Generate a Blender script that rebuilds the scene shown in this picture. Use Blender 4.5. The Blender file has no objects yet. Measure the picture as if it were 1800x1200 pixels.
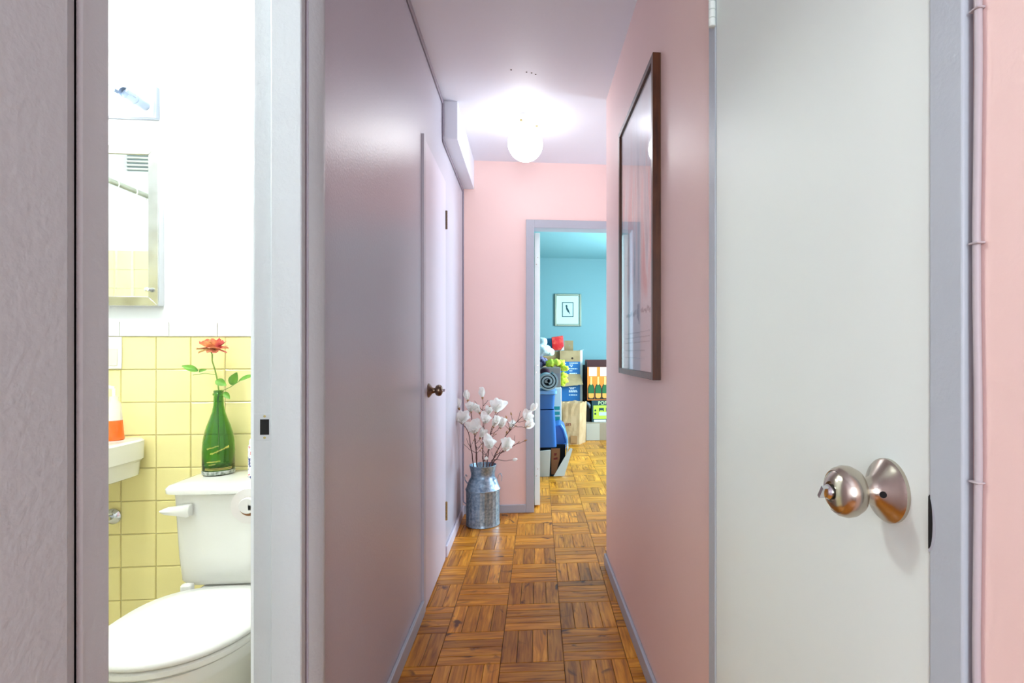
import bpy, bmesh, math, random
from mathutils import Vector, Matrix
random.seed(7)
sc = bpy.context.scene
C = sc.collection

# ------------------------------------------------------------------ camera, world, lights, exposure
CAM_H, F_PX, PPX, PPY = 1.115, 955.0, 1015.0, 620.0
YAW = math.atan(87.0 / F_PX)
cd = bpy.data.cameras.new('camera'); cam = bpy.data.objects.new('camera', cd); C.objects.link(cam)
cam.location = (0, 0, CAM_H); cam.rotation_euler = (math.pi / 2, 0, -YAW)
cd.sensor_width = 36.0; cd.lens = F_PX / 1800 * 36.0
cd.shift_x = (900 - PPX) / 1800; cd.shift_y = (PPY - 600) / 1800
cd.clip_start = 0.02
sc.camera = cam
sc.view_settings.view_transform = 'Standard'; sc.view_settings.look = 'None'
sc.view_settings.gamma = 1.0; sc.view_settings.exposure = 1.0
sc.view_settings.use_curve_mapping = False

w = bpy.data.worlds.new('sky'); sc.world = w; w.use_nodes = True
bg = w.node_tree.nodes['Background']; bg.inputs[0].default_value = (0.55, 0.75, 1.0, 1); bg.inputs[1].default_value = 1.0

GLOBE_STRENGTH = 6.3
BULB_STRENGTH = 75.0
BATH_FILL_STRENGTH = 62.0

def area_light(name, loc, rot, sx, sy, power, col):
    l = bpy.data.lights.new(name, 'AREA'); l.shape = 'RECTANGLE'; l.size = sx; l.size_y = sy
    l.energy = power; l.color = col
    o = bpy.data.objects.new(name, l); C.objects.link(o); o.location = loc; o.rotation_euler = rot
    return o
# daylight entering by the bedroom window and by the window at the end of the side passage
area_light('bedroom_window_daylight', (2.26, 5.5, 1.5), (0, math.pi / 2, 0), 1.3, 1.7, 96, (0.62, 0.86, 1.0))
area_light('passage_window_daylight', (2.46, 3.33, 1.45), (0, math.pi / 2, 0), 1.3, 0.7, 20, (0.66, 0.86, 1.0))

area_light('added_back_fill', (-0.02, -1.68, 1.45), (math.pi / 2, 0, 0), 0.64, 1.3, 16, (0.94, 0.98, 1.0))  # soft fill light added behind the camera to brighten the near hall

# ------------------------------------------------------------------ helpers
def s2l(c):
    c = c / 255.0
    return c / 12.92 if c <= 0.04045 else ((c + 0.055) / 1.055) ** 2.4
def rgb(r, g, b): return (s2l(r), s2l(g), s2l(b), 1.0)

MATS = {}
def mat(name, col, rough=0.5, metal=0.0, bump=None, vary=None, trans=0.0, coat=0.0, ior=1.45, sss=0.0, emit=None, spec=None, alpha=None):
    if name in MATS: return MATS[name]
    m = bpy.data.materials.new(name); m.use_nodes = True
    nt = m.node_tree; p = nt.nodes['Principled BSDF']
    p.inputs['Base Color'].default_value = col; p.inputs['Roughness'].default_value = rough
    p.inputs['Metallic'].default_value = metal; p.inputs['IOR'].default_value = ior
    p.inputs['Transmission Weight'].default_value = trans; p.inputs['Coat Weight'].default_value = coat
    if coat: p.inputs['Coat Roughness'].default_value = 0.12
    if spec is not None: p.inputs['Specular IOR Level'].default_value = spec
    if alpha is not None: p.inputs['Alpha'].default_value = alpha
    if sss:
        p.inputs['Subsurface Weight'].default_value = sss; p.inputs['Subsurface Radius'].default_value = (0.01, 0.01, 0.01)
    if emit:
        p.inputs['Emission Color'].default_value = emit[0]; p.inputs['Emission Strength'].default_value = emit[1]
    tc = None
    if bump or vary: tc = nt.nodes.new('ShaderNodeTexCoord')
    if bump:
        n = nt.nodes.new('ShaderNodeTexNoise'); n.inputs['Scale'].default_value = bump[0]; n.inputs['Detail'].default_value = 4
        b = nt.nodes.new('ShaderNodeBump'); b.inputs['Strength'].default_value = bump[1]; b.inputs['Distance'].default_value = bump[2] if len(bump) > 2 else 0.004
        src = tc.outputs['Object']
        if len(bump) > 3:
            mp = nt.nodes.new('ShaderNodeMapping'); mp.inputs['Scale'].default_value = bump[3]
            nt.links.new(tc.outputs['Object'], mp.inputs['Vector']); src = mp.outputs[0]
        nt.links.new(src, n.inputs['Vector']); nt.links.new(n.outputs['Fac'], b.inputs['Height']); nt.links.new(b.outputs[0], p.inputs['Normal'])
    if vary:                      # (scale, second colour, contrast low, high)
        n = nt.nodes.new('ShaderNodeTexNoise'); n.inputs['Scale'].default_value = vary[0]; n.inputs['Detail'].default_value = 5
        r = nt.nodes.new('ShaderNodeValToRGB'); r.color_ramp.elements[0].position = vary[2]; r.color_ramp.elements[1].position = vary[3]
        r.color_ramp.elements[0].color = col; r.color_ramp.elements[1].color = vary[1]
        src = tc.outputs['Object']
        if len(vary) > 4:
            mp = nt.nodes.new('ShaderNodeMapping'); mp.inputs['Scale'].default_value = vary[4]
            nt.links.new(tc.outputs['Object'], mp.inputs['Vector']); src = mp.outputs[0]
        nt.links.new(src, n.inputs['Vector']); nt.links.new(n.outputs['Fac'], r.inputs['Fac']); nt.links.new(r.outputs[0], p.inputs['Base Color'])
    MATS[name] = m
    return m

def BM(): return bmesh.new()
def box(bm, x0, x1, y0, y1, z0, z1):
    v = [bm.verts.new((x, y, z)) for z in (z0, z1) for (x, y) in ((x0, y0), (x1, y0), (x1, y1), (x0, y1))]
    for f in ((3, 2, 1, 0), (4, 5, 6, 7), (0, 1, 5, 4), (1, 2, 6, 5), (2, 3, 7, 6), (3, 0, 4, 7)): bm.faces.new([v[i] for i in f])
    return v
def frame_of(d):
    d = Vector(d).normalized()
    a = Vector((0, 0, 1)) if abs(d.z) < 0.9 else Vector((1, 0, 0))
    u = d.cross(a).normalized(); return d, u, d.cross(u).normalized()
def loft(bm, rings, cap0=True, cap1=True, closed=True):
    R = [[bm.verts.new(p) for p in r] for r in rings]
    for a, b in zip(R, R[1:]):
        n = len(a)
        for i in range(n if closed else n - 1):
            j = (i + 1) % n; bm.faces.new((a[i], a[j], b[j], b[i]))
    if cap0: bm.faces.new(list(reversed(R[0])))
    if cap1: bm.faces.new(R[-1])
    return R
def lathe(bm, prof, o=(0, 0, 0), d=(0, 0, 1), seg=32):
    d, u, v = frame_of(d); o = Vector(o)
    rings = [[o + d * h + (u * math.cos(2 * math.pi * k / seg) + v * math.sin(2 * math.pi * k / seg)) * max(r, 1e-5) for k in range(seg)] for r, h in prof]
    loft(bm, rings)
def tube(bm, pts, r, seg=10):
    pts = [Vector(p) for p in pts]; rs = r if isinstance(r, (list, tuple)) else [r] * len(pts)
    rings = []; pu = None
    for i, p in enumerate(pts):
        t = (pts[min(i + 1, len(pts) - 1)] - pts[max(i - 1, 0)])
        t = t.normalized() if t.length > 1e-9 else Vector((0, 0, 1))
        if pu is None: _, u, v = frame_of(t)
        else:
            u = (pu - t * pu.dot(t)); u = u.normalized() if u.length > 1e-6 else frame_of(t)[1]; v = t.cross(u)
        pu = u
        rings.append([p + (u * math.cos(2 * math.pi * k / seg) + v * math.sin(2 * math.pi * k / seg)) * rs[i] for k in range(seg)])
    loft(bm, rings)
def prism(bm, poly, d):           # extrude a planar polygon of 3D points by vector d
    d = Vector(d); a = [Vector(p) for p in poly]; loft(bm, [a, [p + d for p in a]])
def sphere(bm, c, r, sx=1, sy=1, sz=1, seg=24, rin=14):
    c = Vector(c); rings = []
    for i in range(rin + 1):
        t = math.pi * i / rin; rr = max(math.sin(t), 1e-4)
        rings.append([c + Vector((r * sx * rr * math.cos(2 * math.pi * k / seg), r * sy * rr * math.sin(2 * math.pi * k / seg), -r * sz * math.cos(t))) for k in range(seg)])
    loft(bm, rings)
def sup(cx, cy, z, rx, ry, n=40, p=2.0):
    out = []
    for k in range(n):
        t = 2 * math.pi * k / n; c, s = math.cos(t), math.sin(t)
        out.append(Vector((cx + rx * math.copysign(abs(c) ** (2 / p), c), cy + ry * math.copysign(abs(s) ** (2 / p), s), z)))
    return out

def obj(name, bm, m, parent=None, smooth=False, bevel=0, local=False, angle=40):
    bmesh.ops.recalc_face_normals(bm, faces=bm.faces[:])
    me = bpy.data.meshes.new(name)
    if parent is not None and not local:
        off = parent.location.copy(); q = parent.parent
        while q is not None: off += q.location; q = q.parent
        bmesh.ops.translate(bm, verts=bm.verts[:], vec=-off)
    bm.to_mesh(me); bm.free()
    if smooth:
        me.polygons.foreach_set('use_smooth', [True] * len(me.polygons))
        try: me.set_sharp_from_angle(angle=math.radians(angle))
        except Exception: pass
    for x in (m if isinstance(m, (list, tuple)) else [m]): me.materials.append(x)
    o = bpy.data.objects.new(name, me); C.objects.link(o)
    if parent is not None: o.parent = parent
    if bevel:
        b = o.modifiers.new('bevel', 'BEVEL'); b.width = bevel; b.segments = 2; b.limit_method = 'ANGLE'; b.angle_limit = math.radians(40)
        me.polygons.foreach_set('use_smooth', [True] * len(me.polygons))
        try: me.set_sharp_from_angle(angle=math.radians(89.99))
        except Exception: pass
        b.harden_normals = False
    return o
def tag(o, label, cat, group=None, kind=None):
    o['label'] = label; o['category'] = cat
    if group: o['group'] = group
    if kind: o['kind'] = kind
    return o
def thing(name, label, cat, loc=(0, 0, 0), rotz=0, group=None):
    o = bpy.data.objects.new(name, None); C.objects.link(o); o.location = loc; o.rotation_euler = (0, 0, rotz); o.empty_display_size = 0.05
    return tag(o, label, cat, group)
def struct(name, bm, m, label=None, parent=None, bevel=0, cat=None, smooth=False):
    o = obj(name, bm, m, parent, bevel=bevel, smooth=smooth)
    if parent is None:
        o['kind'] = 'structure'
        if label: o['label'] = label
        o['category'] = cat or name.split('_')[0]
    return o
def sroot(name, label, cat, loc=(0, 0, 0)):
    o = thing(name, label, cat, loc); o['kind'] = 'structure'; return o
def copy_mesh(src, name, parent, M):
    c = src.copy(); c.name = name; C.objects.link(c); c.parent = parent; c.matrix_local = M; return c
_c, _s = math.cos(YAW), math.sin(YAW)
def at(u, v, y):                  # place on the plane at distance y down the hall
    a = (u - PPX) / F_PX; dx, dy = _s + a * _c, _c - a * _s
    d = y / dy
    return Vector((dx * d, y, CAM_H + (PPY - v) * d / F_PX))

# ------------------------------------------------------------------ materials
M_mauve = mat('mauve_gloss_wall_paint', rgb(190, 186, 197), 0.33, bump=(140, 0.22, 0.003), spec=0.6)
M_ceil = mat('lilac_ceiling_paint', rgb(232, 234, 244), 0.55, bump=(60, 0.15, 0.003))
M_pink = mat('pink_eggshell_wall_paint', rgb(248, 214, 207), 0.42, bump=(160, 0.12, 0.002))
M_trim = mat('grey_trim_gloss_paint', rgb(178, 181, 191), 0.4, bump=(120, 0.2, 0.002))
M_frame = mat('grey_steel_frame_paint', rgb(184, 192, 200), 0.4, bump=(150, 0.25, 0.002))
M_bathframe = mat('grey_bathroom_frame_paint', rgb(188, 193, 197), 0.42, bump=(110, 0.35, 0.003))
M_door = mat('white_door_gloss_paint', rgb(236, 245, 240), 0.4, bump=(40, 0.08, 0.002, (1, 1, 0.15)))
M_ldoor = mat('pale_lilac_door_paint', rgb(214, 206, 218), 0.4, bump=(40, 0.08, 0.002, (1, 1, 0.15)))
M_bwhite = mat('bathroom_white_paint', rgb(236, 240, 242), 0.5, bump=(60, 0.08, 0.002))
M_teal = mat('teal_wall_paint', rgb(124, 164, 168), 0.5, bump=(60, 0.08, 0.002))
M_tealc = mat('teal_ceiling_paint', rgb(142, 192, 198), 0.6, bump=(40, 0.2, 0.003))
M_tile = mat('yellow_glazed_tile', rgb(250, 238, 168), 0.14, coat=0.3)
M_cap = mat('white_glazed_cap_tile', rgb(242, 242, 238), 0.14, coat=0.3)
M_grout = mat('tile_grout', rgb(226, 216, 164), 0.85)
M_porc = mat('white_porcelain', rgb(240, 240, 234), 0.12, coat=0.5)
M_plastic = mat('white_plastic', rgb(238, 238, 232), 0.3)
M_chrome = mat('chrome', rgb(215, 218, 222), 0.15, 1.0)
M_nickel = mat('brushed_nickel', rgb(190, 182, 168), 0.22, 1.0, bump=(300, 0.05, 0.001))
M_bronze = mat('dark_pewter', rgb(120, 104, 88), 0.28, 1.0)
M_mirror = mat('mirror_silver', rgb(240, 246, 242), 0.02, 1.0)
M_black = mat('black_hollow', rgb(8, 8, 9), 0.8)
M_brass = mat('dull_brass', rgb(176, 160, 110), 0.35, 1.0)
M_dark = mat('dark_subfloor', rgb(58, 34, 16), 0.7)

def thin_glass(name, tint=(1, 1, 1, 1), rough=0.03, ior=1.5):
    m = bpy.data.materials.new(name); m.use_nodes = True; nt = m.node_tree; N = nt.nodes.new; L = nt.links
    out = nt.nodes['Material Output']; nt.nodes.remove(nt.nodes['Principled BSDF'])
    tr = N('ShaderNodeBsdfTransparent'); tr.inputs[0].default_value = tint
    gl = N('ShaderNodeBsdfGlossy'); gl.inputs['Roughness'].default_value = rough
    lw = N('ShaderNodeLayerWeight'); lw.inputs['Blend'].default_value = 0.5; mx = N('ShaderNodeMixShader')
    pw_ = N('ShaderNodeMath'); pw_.operation = 'POWER'; pw_.inputs[1].default_value = 5.0; L.new(lw.outputs['Facing'], pw_.inputs[0])
    fr = N('ShaderNodeMath'); fr.operation = 'MULTIPLY_ADD'; fr.inputs[1].default_value = 0.96; fr.inputs[2].default_value = 0.03; L.new(pw_.outputs[0], fr.inputs[0])
    L.new(fr.outputs[0], mx.inputs[0]); L.new(tr.outputs[0], mx.inputs[1]); L.new(gl.outputs[0], mx.inputs[2]); L.new(mx.outputs[0], out.inputs[0])
    return m
def wood_floor_mat():
    m = bpy.data.materials.new('honey_oak_parquet'); m.use_nodes = True; nt = m.node_tree; L = nt.links; N = nt.nodes.new
    p = nt.nodes['Principled BSDF']
    uv = N('ShaderNodeUVMap'); oi = N('ShaderNodeObjectInfo'); ge = N('ShaderNodeNewGeometry')
    add = N('ShaderNodeMath'); add.operation = 'ADD'; L.new(oi.outputs['Random'], add.inputs[0]); L.new(ge.outputs['Random Per Island'], add.inputs[1])
    fr = N('ShaderNodeMath'); fr.operation = 'FRACT'; L.new(add.outputs[0], fr.inputs[0])
    off = N('ShaderNodeVectorMath'); off.operation = 'MULTIPLY_ADD'; off.inputs[1].default_value = (37, 53, 19)
    cmb = N('ShaderNodeCombineXYZ')
    for i in range(3): L.new(fr.outputs[0], cmb.inputs[i])
    L.new(cmb.outputs[0], off.inputs[0]); L.new(uv.outputs[0], off.inputs[2])
    mp = N('ShaderNodeMapping'); mp.inputs['Scale'].default_value = (6, 70, 1); L.new(off.outputs[0], mp.inputs['Vector'])
    n1 = N('ShaderNodeTexNoise'); n1.inputs['Scale'].default_value = 1.0; n1.inputs['Detail'].default_value = 6; n1.inputs['Distortion'].default_value = 0.6; L.new(mp.outputs[0], n1.inputs['Vector'])
    r1 = N('ShaderNodeValToRGB'); e = r1.color_ramp.elements
    e[0].position = 0.28; e[0].color = rgb(154, 86, 12); e[1].position = 0.72; e[1].color = rgb(234, 164, 52)
    x = e.new(0.5); x.color = rgb(204, 130, 26); L.new(n1.outputs['Fac'], r1.inputs['Fac'])
    # tone of each finger
    r2 = N('ShaderNodeValToRGB'); e = r2.color_ramp.elements
    e[0].position = 0.0; e[0].color = (0.62, 0.56, 0.50, 1); e[1].position = 1.0; e[1].color = (1.16, 1.14, 1.10, 1)
    x = e.new(0.3); x.color = (0.86, 0.84, 0.80, 1); L.new(fr.outputs[0], r2.inputs['Fac'])
    mx = N('ShaderNodeMix'); mx.data_type = 'RGBA'; mx.blend_type = 'MULTIPLY'; mx.inputs['Factor'].default_value = 1
    L.new(r1.outputs[0], mx.inputs['A']); L.new(r2.outputs[0], mx.inputs['B'])
    # knots and dark streaks
    mp2 = N('ShaderNodeMapping'); mp2.inputs['Scale'].default_value = (6, 11, 1); L.new(off.outputs[0], mp2.inputs['Vector'])
    n2 = N('ShaderNodeTexNoise'); n2.inputs['Scale'].default_value = 1.0; n2.inputs['Detail'].default_value = 3; n2.inputs['Distortion'].default_value = 1.2; L.new(mp2.outputs[0], n2.inputs['Vector'])
    r3 = N('ShaderNodeValToRGB'); e = r3.color_ramp.elements; e[0].position = 0.62; e[0].color = (0, 0, 0, 1); e[1].position = 0.72; e[1].color = (1, 1, 1, 1); L.new(n2.outputs['Fac'], r3.inputs['Fac'])
    mx2 = N('ShaderNodeMix'); mx2.data_type = 'RGBA'; L.new(r3.outputs[0], mx2.inputs['Factor']); L.new(mx.outputs['Result'], mx2.inputs['A']); mx2.inputs['B'].default_value = rgb(92, 44, 8)
    L.new(mx2.outputs['Result'], p.inputs['Base Color'])
    p.inputs['Roughness'].default_value = 0.36; p.inputs['Specular IOR Level'].default_value = 0.35; p.inputs['Coat Weight'].default_value = 0.1; p.inputs['Coat Roughness'].default_value = 0.14
    b = N('ShaderNodeBump'); b.inputs['Strength'].default_value = 0.1; b.inputs['Distance'].default_value = 0.002
    L.new(n1.outputs['Fac'], b.inputs['Height']); L.new(b.outputs[0], p.inputs['Normal'])
    return m
M_parquet = wood_floor_mat()

# ------------------------------------------------------------------ the setting
CEIL = 2.45; XL = -0.45; XR = 0.412; YE = 3.82; YR = 2.84
BX0, BX1, BY0, BY1 = -2.75, -0.56, 0.40, 1.94      # bathroom
RX0, RX1, RY0, RY1 = -1.6, 2.2, 3.92, 7.66          # bedroom
PX1 = 2.4                                           # side passage end

bm = BM(); box(bm, -0.55, XL, -1.6, 0.5715, 0, CEIL); box(bm, -0.55, -0.456, 0.5715, 0.577, 0, CEIL); box(bm, -0.55, XL, 0.577, 1.163, 2.06, CEIL); box(bm, -0.55, XL, 1.163, 2.387, 0, CEIL)
box(bm, -0.55, XL, 2.387, 2.985, 2.022, CEIL); box(bm, -0.55, XL, 2.985, YE, 0, CEIL)
struct('wall_left', bm, M_mauve, 'glossy mauve grey wall along the left of the hall')
bm = BM(); box(bm, XR, XR + 0.1, -1.6, 0.49, 0, CEIL); box(bm, XR, XR + 0.1, 0.49, 1.16, 2.03, CEIL); box(bm, XR, XR + 0.1, 1.16, YR, 0, CEIL)
box(bm, XR + 0.1, PX1, YR - 0.1, YR, 0, CEIL)
struct('wall_right', bm, M_pink, 'pale pink wall along the right of the hall')
bm = BM(); box(bm, -0.55, 0.036, YE, YE + 0.1, 0, CEIL); box(bm, 0.036, 0.812, YE, YE + 0.1, 2.002, CEIL); box(bm, 0.812, PX1 + 0.1, YE, YE + 0.1, 0, CEIL)
struct('wall_end', bm, M_pink, 'pink wall closing the end of the hall')
bm = BM(); box(bm, -0.55, XR + 0.1, -1.7, -1.6, 0, 0.75); box(bm, -0.55, XR + 0.1, -1.7, -1.6, 2.15, CEIL); box(bm, -0.55, -0.37, -1.7, -1.6, 0.75, 2.15); box(bm, 0.33, XR + 0.1, -1.7, -1.6, 0.75, 2.15)  # opening made to let the added fill light in
struct('wall_back', bm, M_mauve, 'mauve wall behind the camera')
bm = BM(); box(bm, PX1, PX1 + 0.1, YR - 0.1, YE, 0, 0.8); box(bm, PX1, PX1 + 0.1, YR - 0.1, YE, 2.1, CEIL)
box(bm, PX1, PX1 + 0.1, YR - 0.1, 2.98, 0.8, 2.1); box(bm, PX1, PX1 + 0.1, 3.68, YE, 0.8, 2.1)
struct('wall_passage', bm, M_pink, 'wall with a window at the end of the side passage')
bm = BM(); box(bm, -0.55, PX1 + 0.1, -1.7, RY0, CEIL, CEIL + 0.1)
o_ceil = struct('ceiling', bm, M_ceil, 'lilac white hall ceiling')
# old nail holes in the ceiling
for (u, v) in ((898.5, 122.5), (925.5, 126.5), (934.5, 128), (941.5, 130.5)):
    d = F_PX * (CEIL - CAM_H) / (PPY - v); a = (u - PPX) / F_PX
    x, y = (_s + a * _c) * d, (_c - a * _s) * d
    bm = BM(); lathe(bm, [(0.004, 0), (0.004, 0.0012), (0.002, 0.0015)], (x, y, CEIL - 0.0014), (0, 0, 1), 10)
    obj('nail_hole', bm, M_dark, o_ceil)

# bathroom shell
bm = BM(); box(bm, BX0 - 0.1, -0.55, BY1, BY1 + 0.1, 0, CEIL)
wb_far = struct('wall_bathroom_far', bm, M_bwhite, 'white bathroom wall with yellow tile wainscot behind the toilet')
bm = BM(); box(bm, BX0 - 0.1, -0.55, BY0 - 0.1, BY0, 0, CEIL)
wb_near = struct('wall_bathroom_near', bm, M_bwhite, 'white bathroom wall with yellow tile, seen in the mirror')
bm = BM(); box(bm, BX0 - 0.1, BX0, BY0, BY1, 0, CEIL)
struct('wall_bathroom_left', bm, M_bwhite, 'white bathroom wall behind the shower')
bm = BM(); box(bm, BX1, -0.55, BY0, 0.577, 0, CEIL); box(bm, BX1, -0.55, 1.158, BY1, 0, CEIL); box(bm, BX1, -0.55, 0.577, 1.158, 2.06, CEIL)
struct('wall_bathroom_right', bm, M_bwhite, 'white bathroom wall beside the doorway')
bm = BM(); box(bm, BX0 - 0.1, -0.55, BY0 - 0.1, BY1 + 0.1, CEIL, CEIL + 0.1)
struct('ceiling_bathroom', bm, M_bwhite, 'white bathroom ceiling')
bm = BM(); box(bm, BX0 - 0.1, -0.55, BY0 - 0.1, BY1 + 0.1, -0.05, 0)
struct('floor_bathroom', bm, mat('bathroom_floor_tile', rgb(224, 216, 190), 0.3, vary=(30, rgb(205, 196, 165), 0.4, 0.6)), 'pale bathroom floor')

# wall tiles
PT = 0.1095; TT = 1.169; TX0 = -1.2365              # pitch, top of the yellow field, one joint
def tile_mesh(name, wx, wz, m, t=0.008):
    bm = BM(); a = 0.0022
    f = [(0, 0), (wx, 0), (wx, wz), (0, wz)]
    rings = [[Vector((x, 0, z)) for x, z in f], [Vector((x, -t + 0.002, z)) for x, z in f],
             [Vector((min(max(x, a), wx - a), -t, min(max(z, a), wz - a))) for x, z in f]]
    loft(bm, rings); return obj(name, bm, m, None, local=True)
src = tile_mesh('tile', PT - 0.0022, PT - 0.0022, M_tile)
first = True
n_r = 11
for c in range(-5, 7):
    x = TX0 + c * PT
    if x + PT > -0.56: continue
    for r in range(n_r):
        z = TT - (r + 1) * PT
        if z < -0.001: continue
        M = Matrix.Translation((x + 0.0011, BY1, z + 0.0011)) @ Matrix.Rotation(random.uniform(-0.004, 0.004), 4, 'X') @ Matrix.Rotation(random.uniform(-0.004, 0.004), 4, 'Z')
        if first: src.parent = wb_far; src.matrix_local = M; first = False
        else: copy_mesh(src, 'tile', wb_far, M)
cap = tile_mesh('cap_tile', 0.1515, 0.048, M_cap, 0.012); first = True
for c in range(-4, 5):
    x = -1.3465 + c * 0.1535
    if x + 0.15 > -0.56: continue
    M = Matrix.Translation((x, BY1, TT + 0.001))
    if first: cap.parent = wb_far; cap.matrix_local = M; first = False
    else: copy_mesh(cap, 'cap_tile', wb_far, M)
bm = BM(); box(bm, -1.80, BX1, BY1 - 0.003, BY1 + 0.01, 0, TT + 0.05); obj('grout_bed', bm, M_grout, wb_far)
# tiles of the shower end wall, seen in the mirror
ns = tile_mesh('tile', PT - 0.0022, PT - 0.0022, M_tile); first = True
for c in range(0, 9):
    for r in range(0, 9):
        M = Matrix.Translation((-1.76 - c * PT, BY0, 1.715 - (r + 1) * PT)) @ Matrix.Rotation(math.pi, 4, 'Z')
        if first: ns.parent = wb_near; ns.matrix_local = M; first = False
        else: copy_mesh(ns, 'tile', wb_near, M)
bm = BM(); box(bm, BX0, -1.74, BY0 - 0.01, BY0 + 0.003, 0, 1.715); obj('grout_bed', bm, M_grout, wb_near)
bm = BM()
for r in range(9, 16):
    for c in range(9):
        x = -1.76 - c * PT; z = 1.715 - (r + 1) * PT
        if z > 0: box(bm, x - PT + 0.002, x, BY0, BY0 + 0.008, z, z + PT - 0.002)
o = obj('lower_tiles', bm, M_tile, wb_near); o['kind'] = 'stuff'

# bedroom shell
bm = BM(); box(bm, RX0 - 0.1, RX1 + 0.1, RY1, RY1 + 0.1, 0, CEIL); struct('wall_bedroom_far', bm, M_teal, 'teal bedroom wall behind the boxes')
bm = BM(); box(bm, RX0 - 0.1, RX0, RY0, RY1, 0, CEIL); struct('wall_bedroom_left', bm, M_teal, 'teal bedroom wall out of sight on the left')
bm = BM(); box(bm, RX1, RX1 + 0.1, RY0, 4.6, 0, CEIL); box(bm, RX1, RX1 + 0.1, 6.4, RY1, 0, CEIL); box(bm, RX1, RX1 + 0.1, 4.6, 6.4, 0, 0.8); box(bm, RX1, RX1 + 0.1, 4.6, 6.4, 2.2, CEIL)
struct('wall_bedroom_right', bm, M_teal, 'teal bedroom wall with the window')
bm = BM(); box(bm, RX0, 0.036, RY0, RY0 + 0.012, 0, CEIL); box(bm, 0.812, RX1, RY0, RY0 + 0.012, 0, CEIL); box(bm, 0.036, 0.812, RY0, RY0 + 0.012, 2.002, CEIL)
struct('wall_bedroom_near', bm, M_teal, 'teal bedroom side of the doorway wall')
bm = BM(); box(bm, RX0 - 0.1, RX1 + 0.1, RY0, RY1 + 0.1, CEIL, CEIL + 0.1); struct('ceiling_bedroom', bm, M_tealc, 'teal bedroom ceiling')
def window_frame(name, x, y0, y1, z0, z1, label):
    bm = BM(); t = 0.04
    box(bm, x, x + 0.06, y0, y0 + t, z0, z1); box(bm, x, x + 0.06, y1 - t, y1, z0, z1); box(bm, x, x + 0.06, y0, y1, z0, z0 + t); box(bm, x, x + 0.06, y0, y1, z1 - t, z1)
    box(bm, x + 0.01, x + 0.05, y0, y1, (z0 + z1) / 2 - 0.02, (z0 + z1) / 2 + 0.02)
    return struct(name, bm, M_plastic, label, cat='window')
window_frame('window_1', RX1 + 0.0, 4.6, 6.4, 0.8, 2.2, 'white window frame in the bedroom')
window_frame('window_2', PX1 + 0.0, 2.98, 3.68, 0.8, 2.1, 'white window frame at the end of the passage')

# parquet: square blocks of four oak fingers, laid a degree off the walls
PB = 0.2287; PROT = -0.0185
def pw(xp, yp):
    return Vector((xp * math.cos(PROT) - yp * math.sin(PROT), xp * math.sin(PROT) + yp * math.cos(PROT), 0))
FX0, FY0 = -1.59 * PB, 8.60 * PB
FL, FWD, FT = PB - 0.0024, PB / 4 - 0.0019, 0.008
def finger_into(bm, uvl, cx, cy, ang):
    a = 0.0009
    f = [(-FL / 2, -FWD / 2), (FL / 2, -FWD / 2), (FL / 2, FWD / 2), (-FL / 2, FWD / 2)]
    M = Matrix.Translation((cx, cy, 0)) @ Matrix.Rotation(ang, 4, 'Z')
    sets = [[Vector((x, y, -FT)) for x, y in f], [Vector((x, y, -0.0007)) for x, y in f], [Vector((x - math.copysign(a, x), y - math.copysign(a, y), 0)) for x, y in f]]
    R = [[bm.verts.new(M @ p) for p in s] for s in sets]
    fs = []
    for A, B in zip(range(2), range(1, 3)):
        for i in range(4):
            j = (i + 1) % 4; fs.append((bm.faces.new((R[A][i], R[A][j], R[B][j], R[B][i])), (sets[A][i], sets[A][j], sets[B][j], sets[B][i])))
    fs.append((bm.faces.new(R[2]), sets[2]))
    for face, loc in fs:
        for lp, q in zip(face.loops, loc): lp[uvl].uv = (q.x, q.y)
def finger_me(name):
    bm = BM(); uvl = bm.loops.layers.uv.new('UVMap'); finger_into(bm, uvl, 0, 0, 0)
    me = bpy.data.meshes.new(name); bm.to_mesh(me); bm.free(); me.materials.append(M_parquet); return me
F_ME = finger_me('parquet_finger')
def floor_area(fobj, region, single, cols, rows):
    bm = BM(); uvl = bm.loops.layers.uv.new('UVMap'); cnt = 0
    for r in range(*rows):
        for c in range(*cols):
            for k in range(4):
                o4 = (k + 0.5) * PB / 4
                if (c + r) % 2: xp, yp, ang = FX0 + c * PB + o4, FY0 + (r + 0.5) * PB, math.pi / 2
                else: xp, yp, ang = FX0 + (c + 0.5) * PB, FY0 + r * PB + o4, 0
                p = pw(xp, yp)
                if not region(p.x, p.y): continue
                tilt = random.uniform(-0.0016, 0.0016)
                if single(p.x, p.y):
                    o = bpy.data.objects.new('parquet_finger', F_ME); C.objects.link(o); o.parent = fobj
                    o.location = (p.x, p.y, random.uniform(-0.0004, 0.0)); o.rotation_euler = (tilt, 0, ang + PROT + (math.pi if random.random() < 0.5 else 0)); cnt += 1
                else: finger_into(bm, uvl, p.x, p.y, ang + PROT)
    if len(bm.verts):
        me = bpy.data.meshes.new('parquet_beyond'); bm.to_mesh(me); me.materials.append(M_parquet)
        o = bpy.data.objects.new('parquet_beyond', me); C.objects.link(o); o.parent = fobj; o['kind'] = 'stuff'
    bm.free(); return cnt
bm = BM(); box(bm, -0.55, PX1 + 0.1, -1.7, RY0, -0.06, -FT)
fl = struct('floor', bm, M_dark, 'honey oak parquet floor of the hall')
in_hall = lambda x, y: (-0.58 < x < 0.54 and -1.5 < y < YE + 0.16) or (x >= 0.54 and YR - 0.1 < y < YE + 0.16 and x < PX1)
n1 = floor_area(fl, in_hall, lambda x, y: y > 1.68 and x < 0.86, (-3, 14), (-18, 10))
bm = BM(); box(bm, RX0 - 0.1, RX1 + 0.1, RY0, RY1 + 0.1, -0.06, -FT)
fl2 = struct('floor_bedroom', bm, M_dark, 'oak parquet floor of the bedroom')
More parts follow.
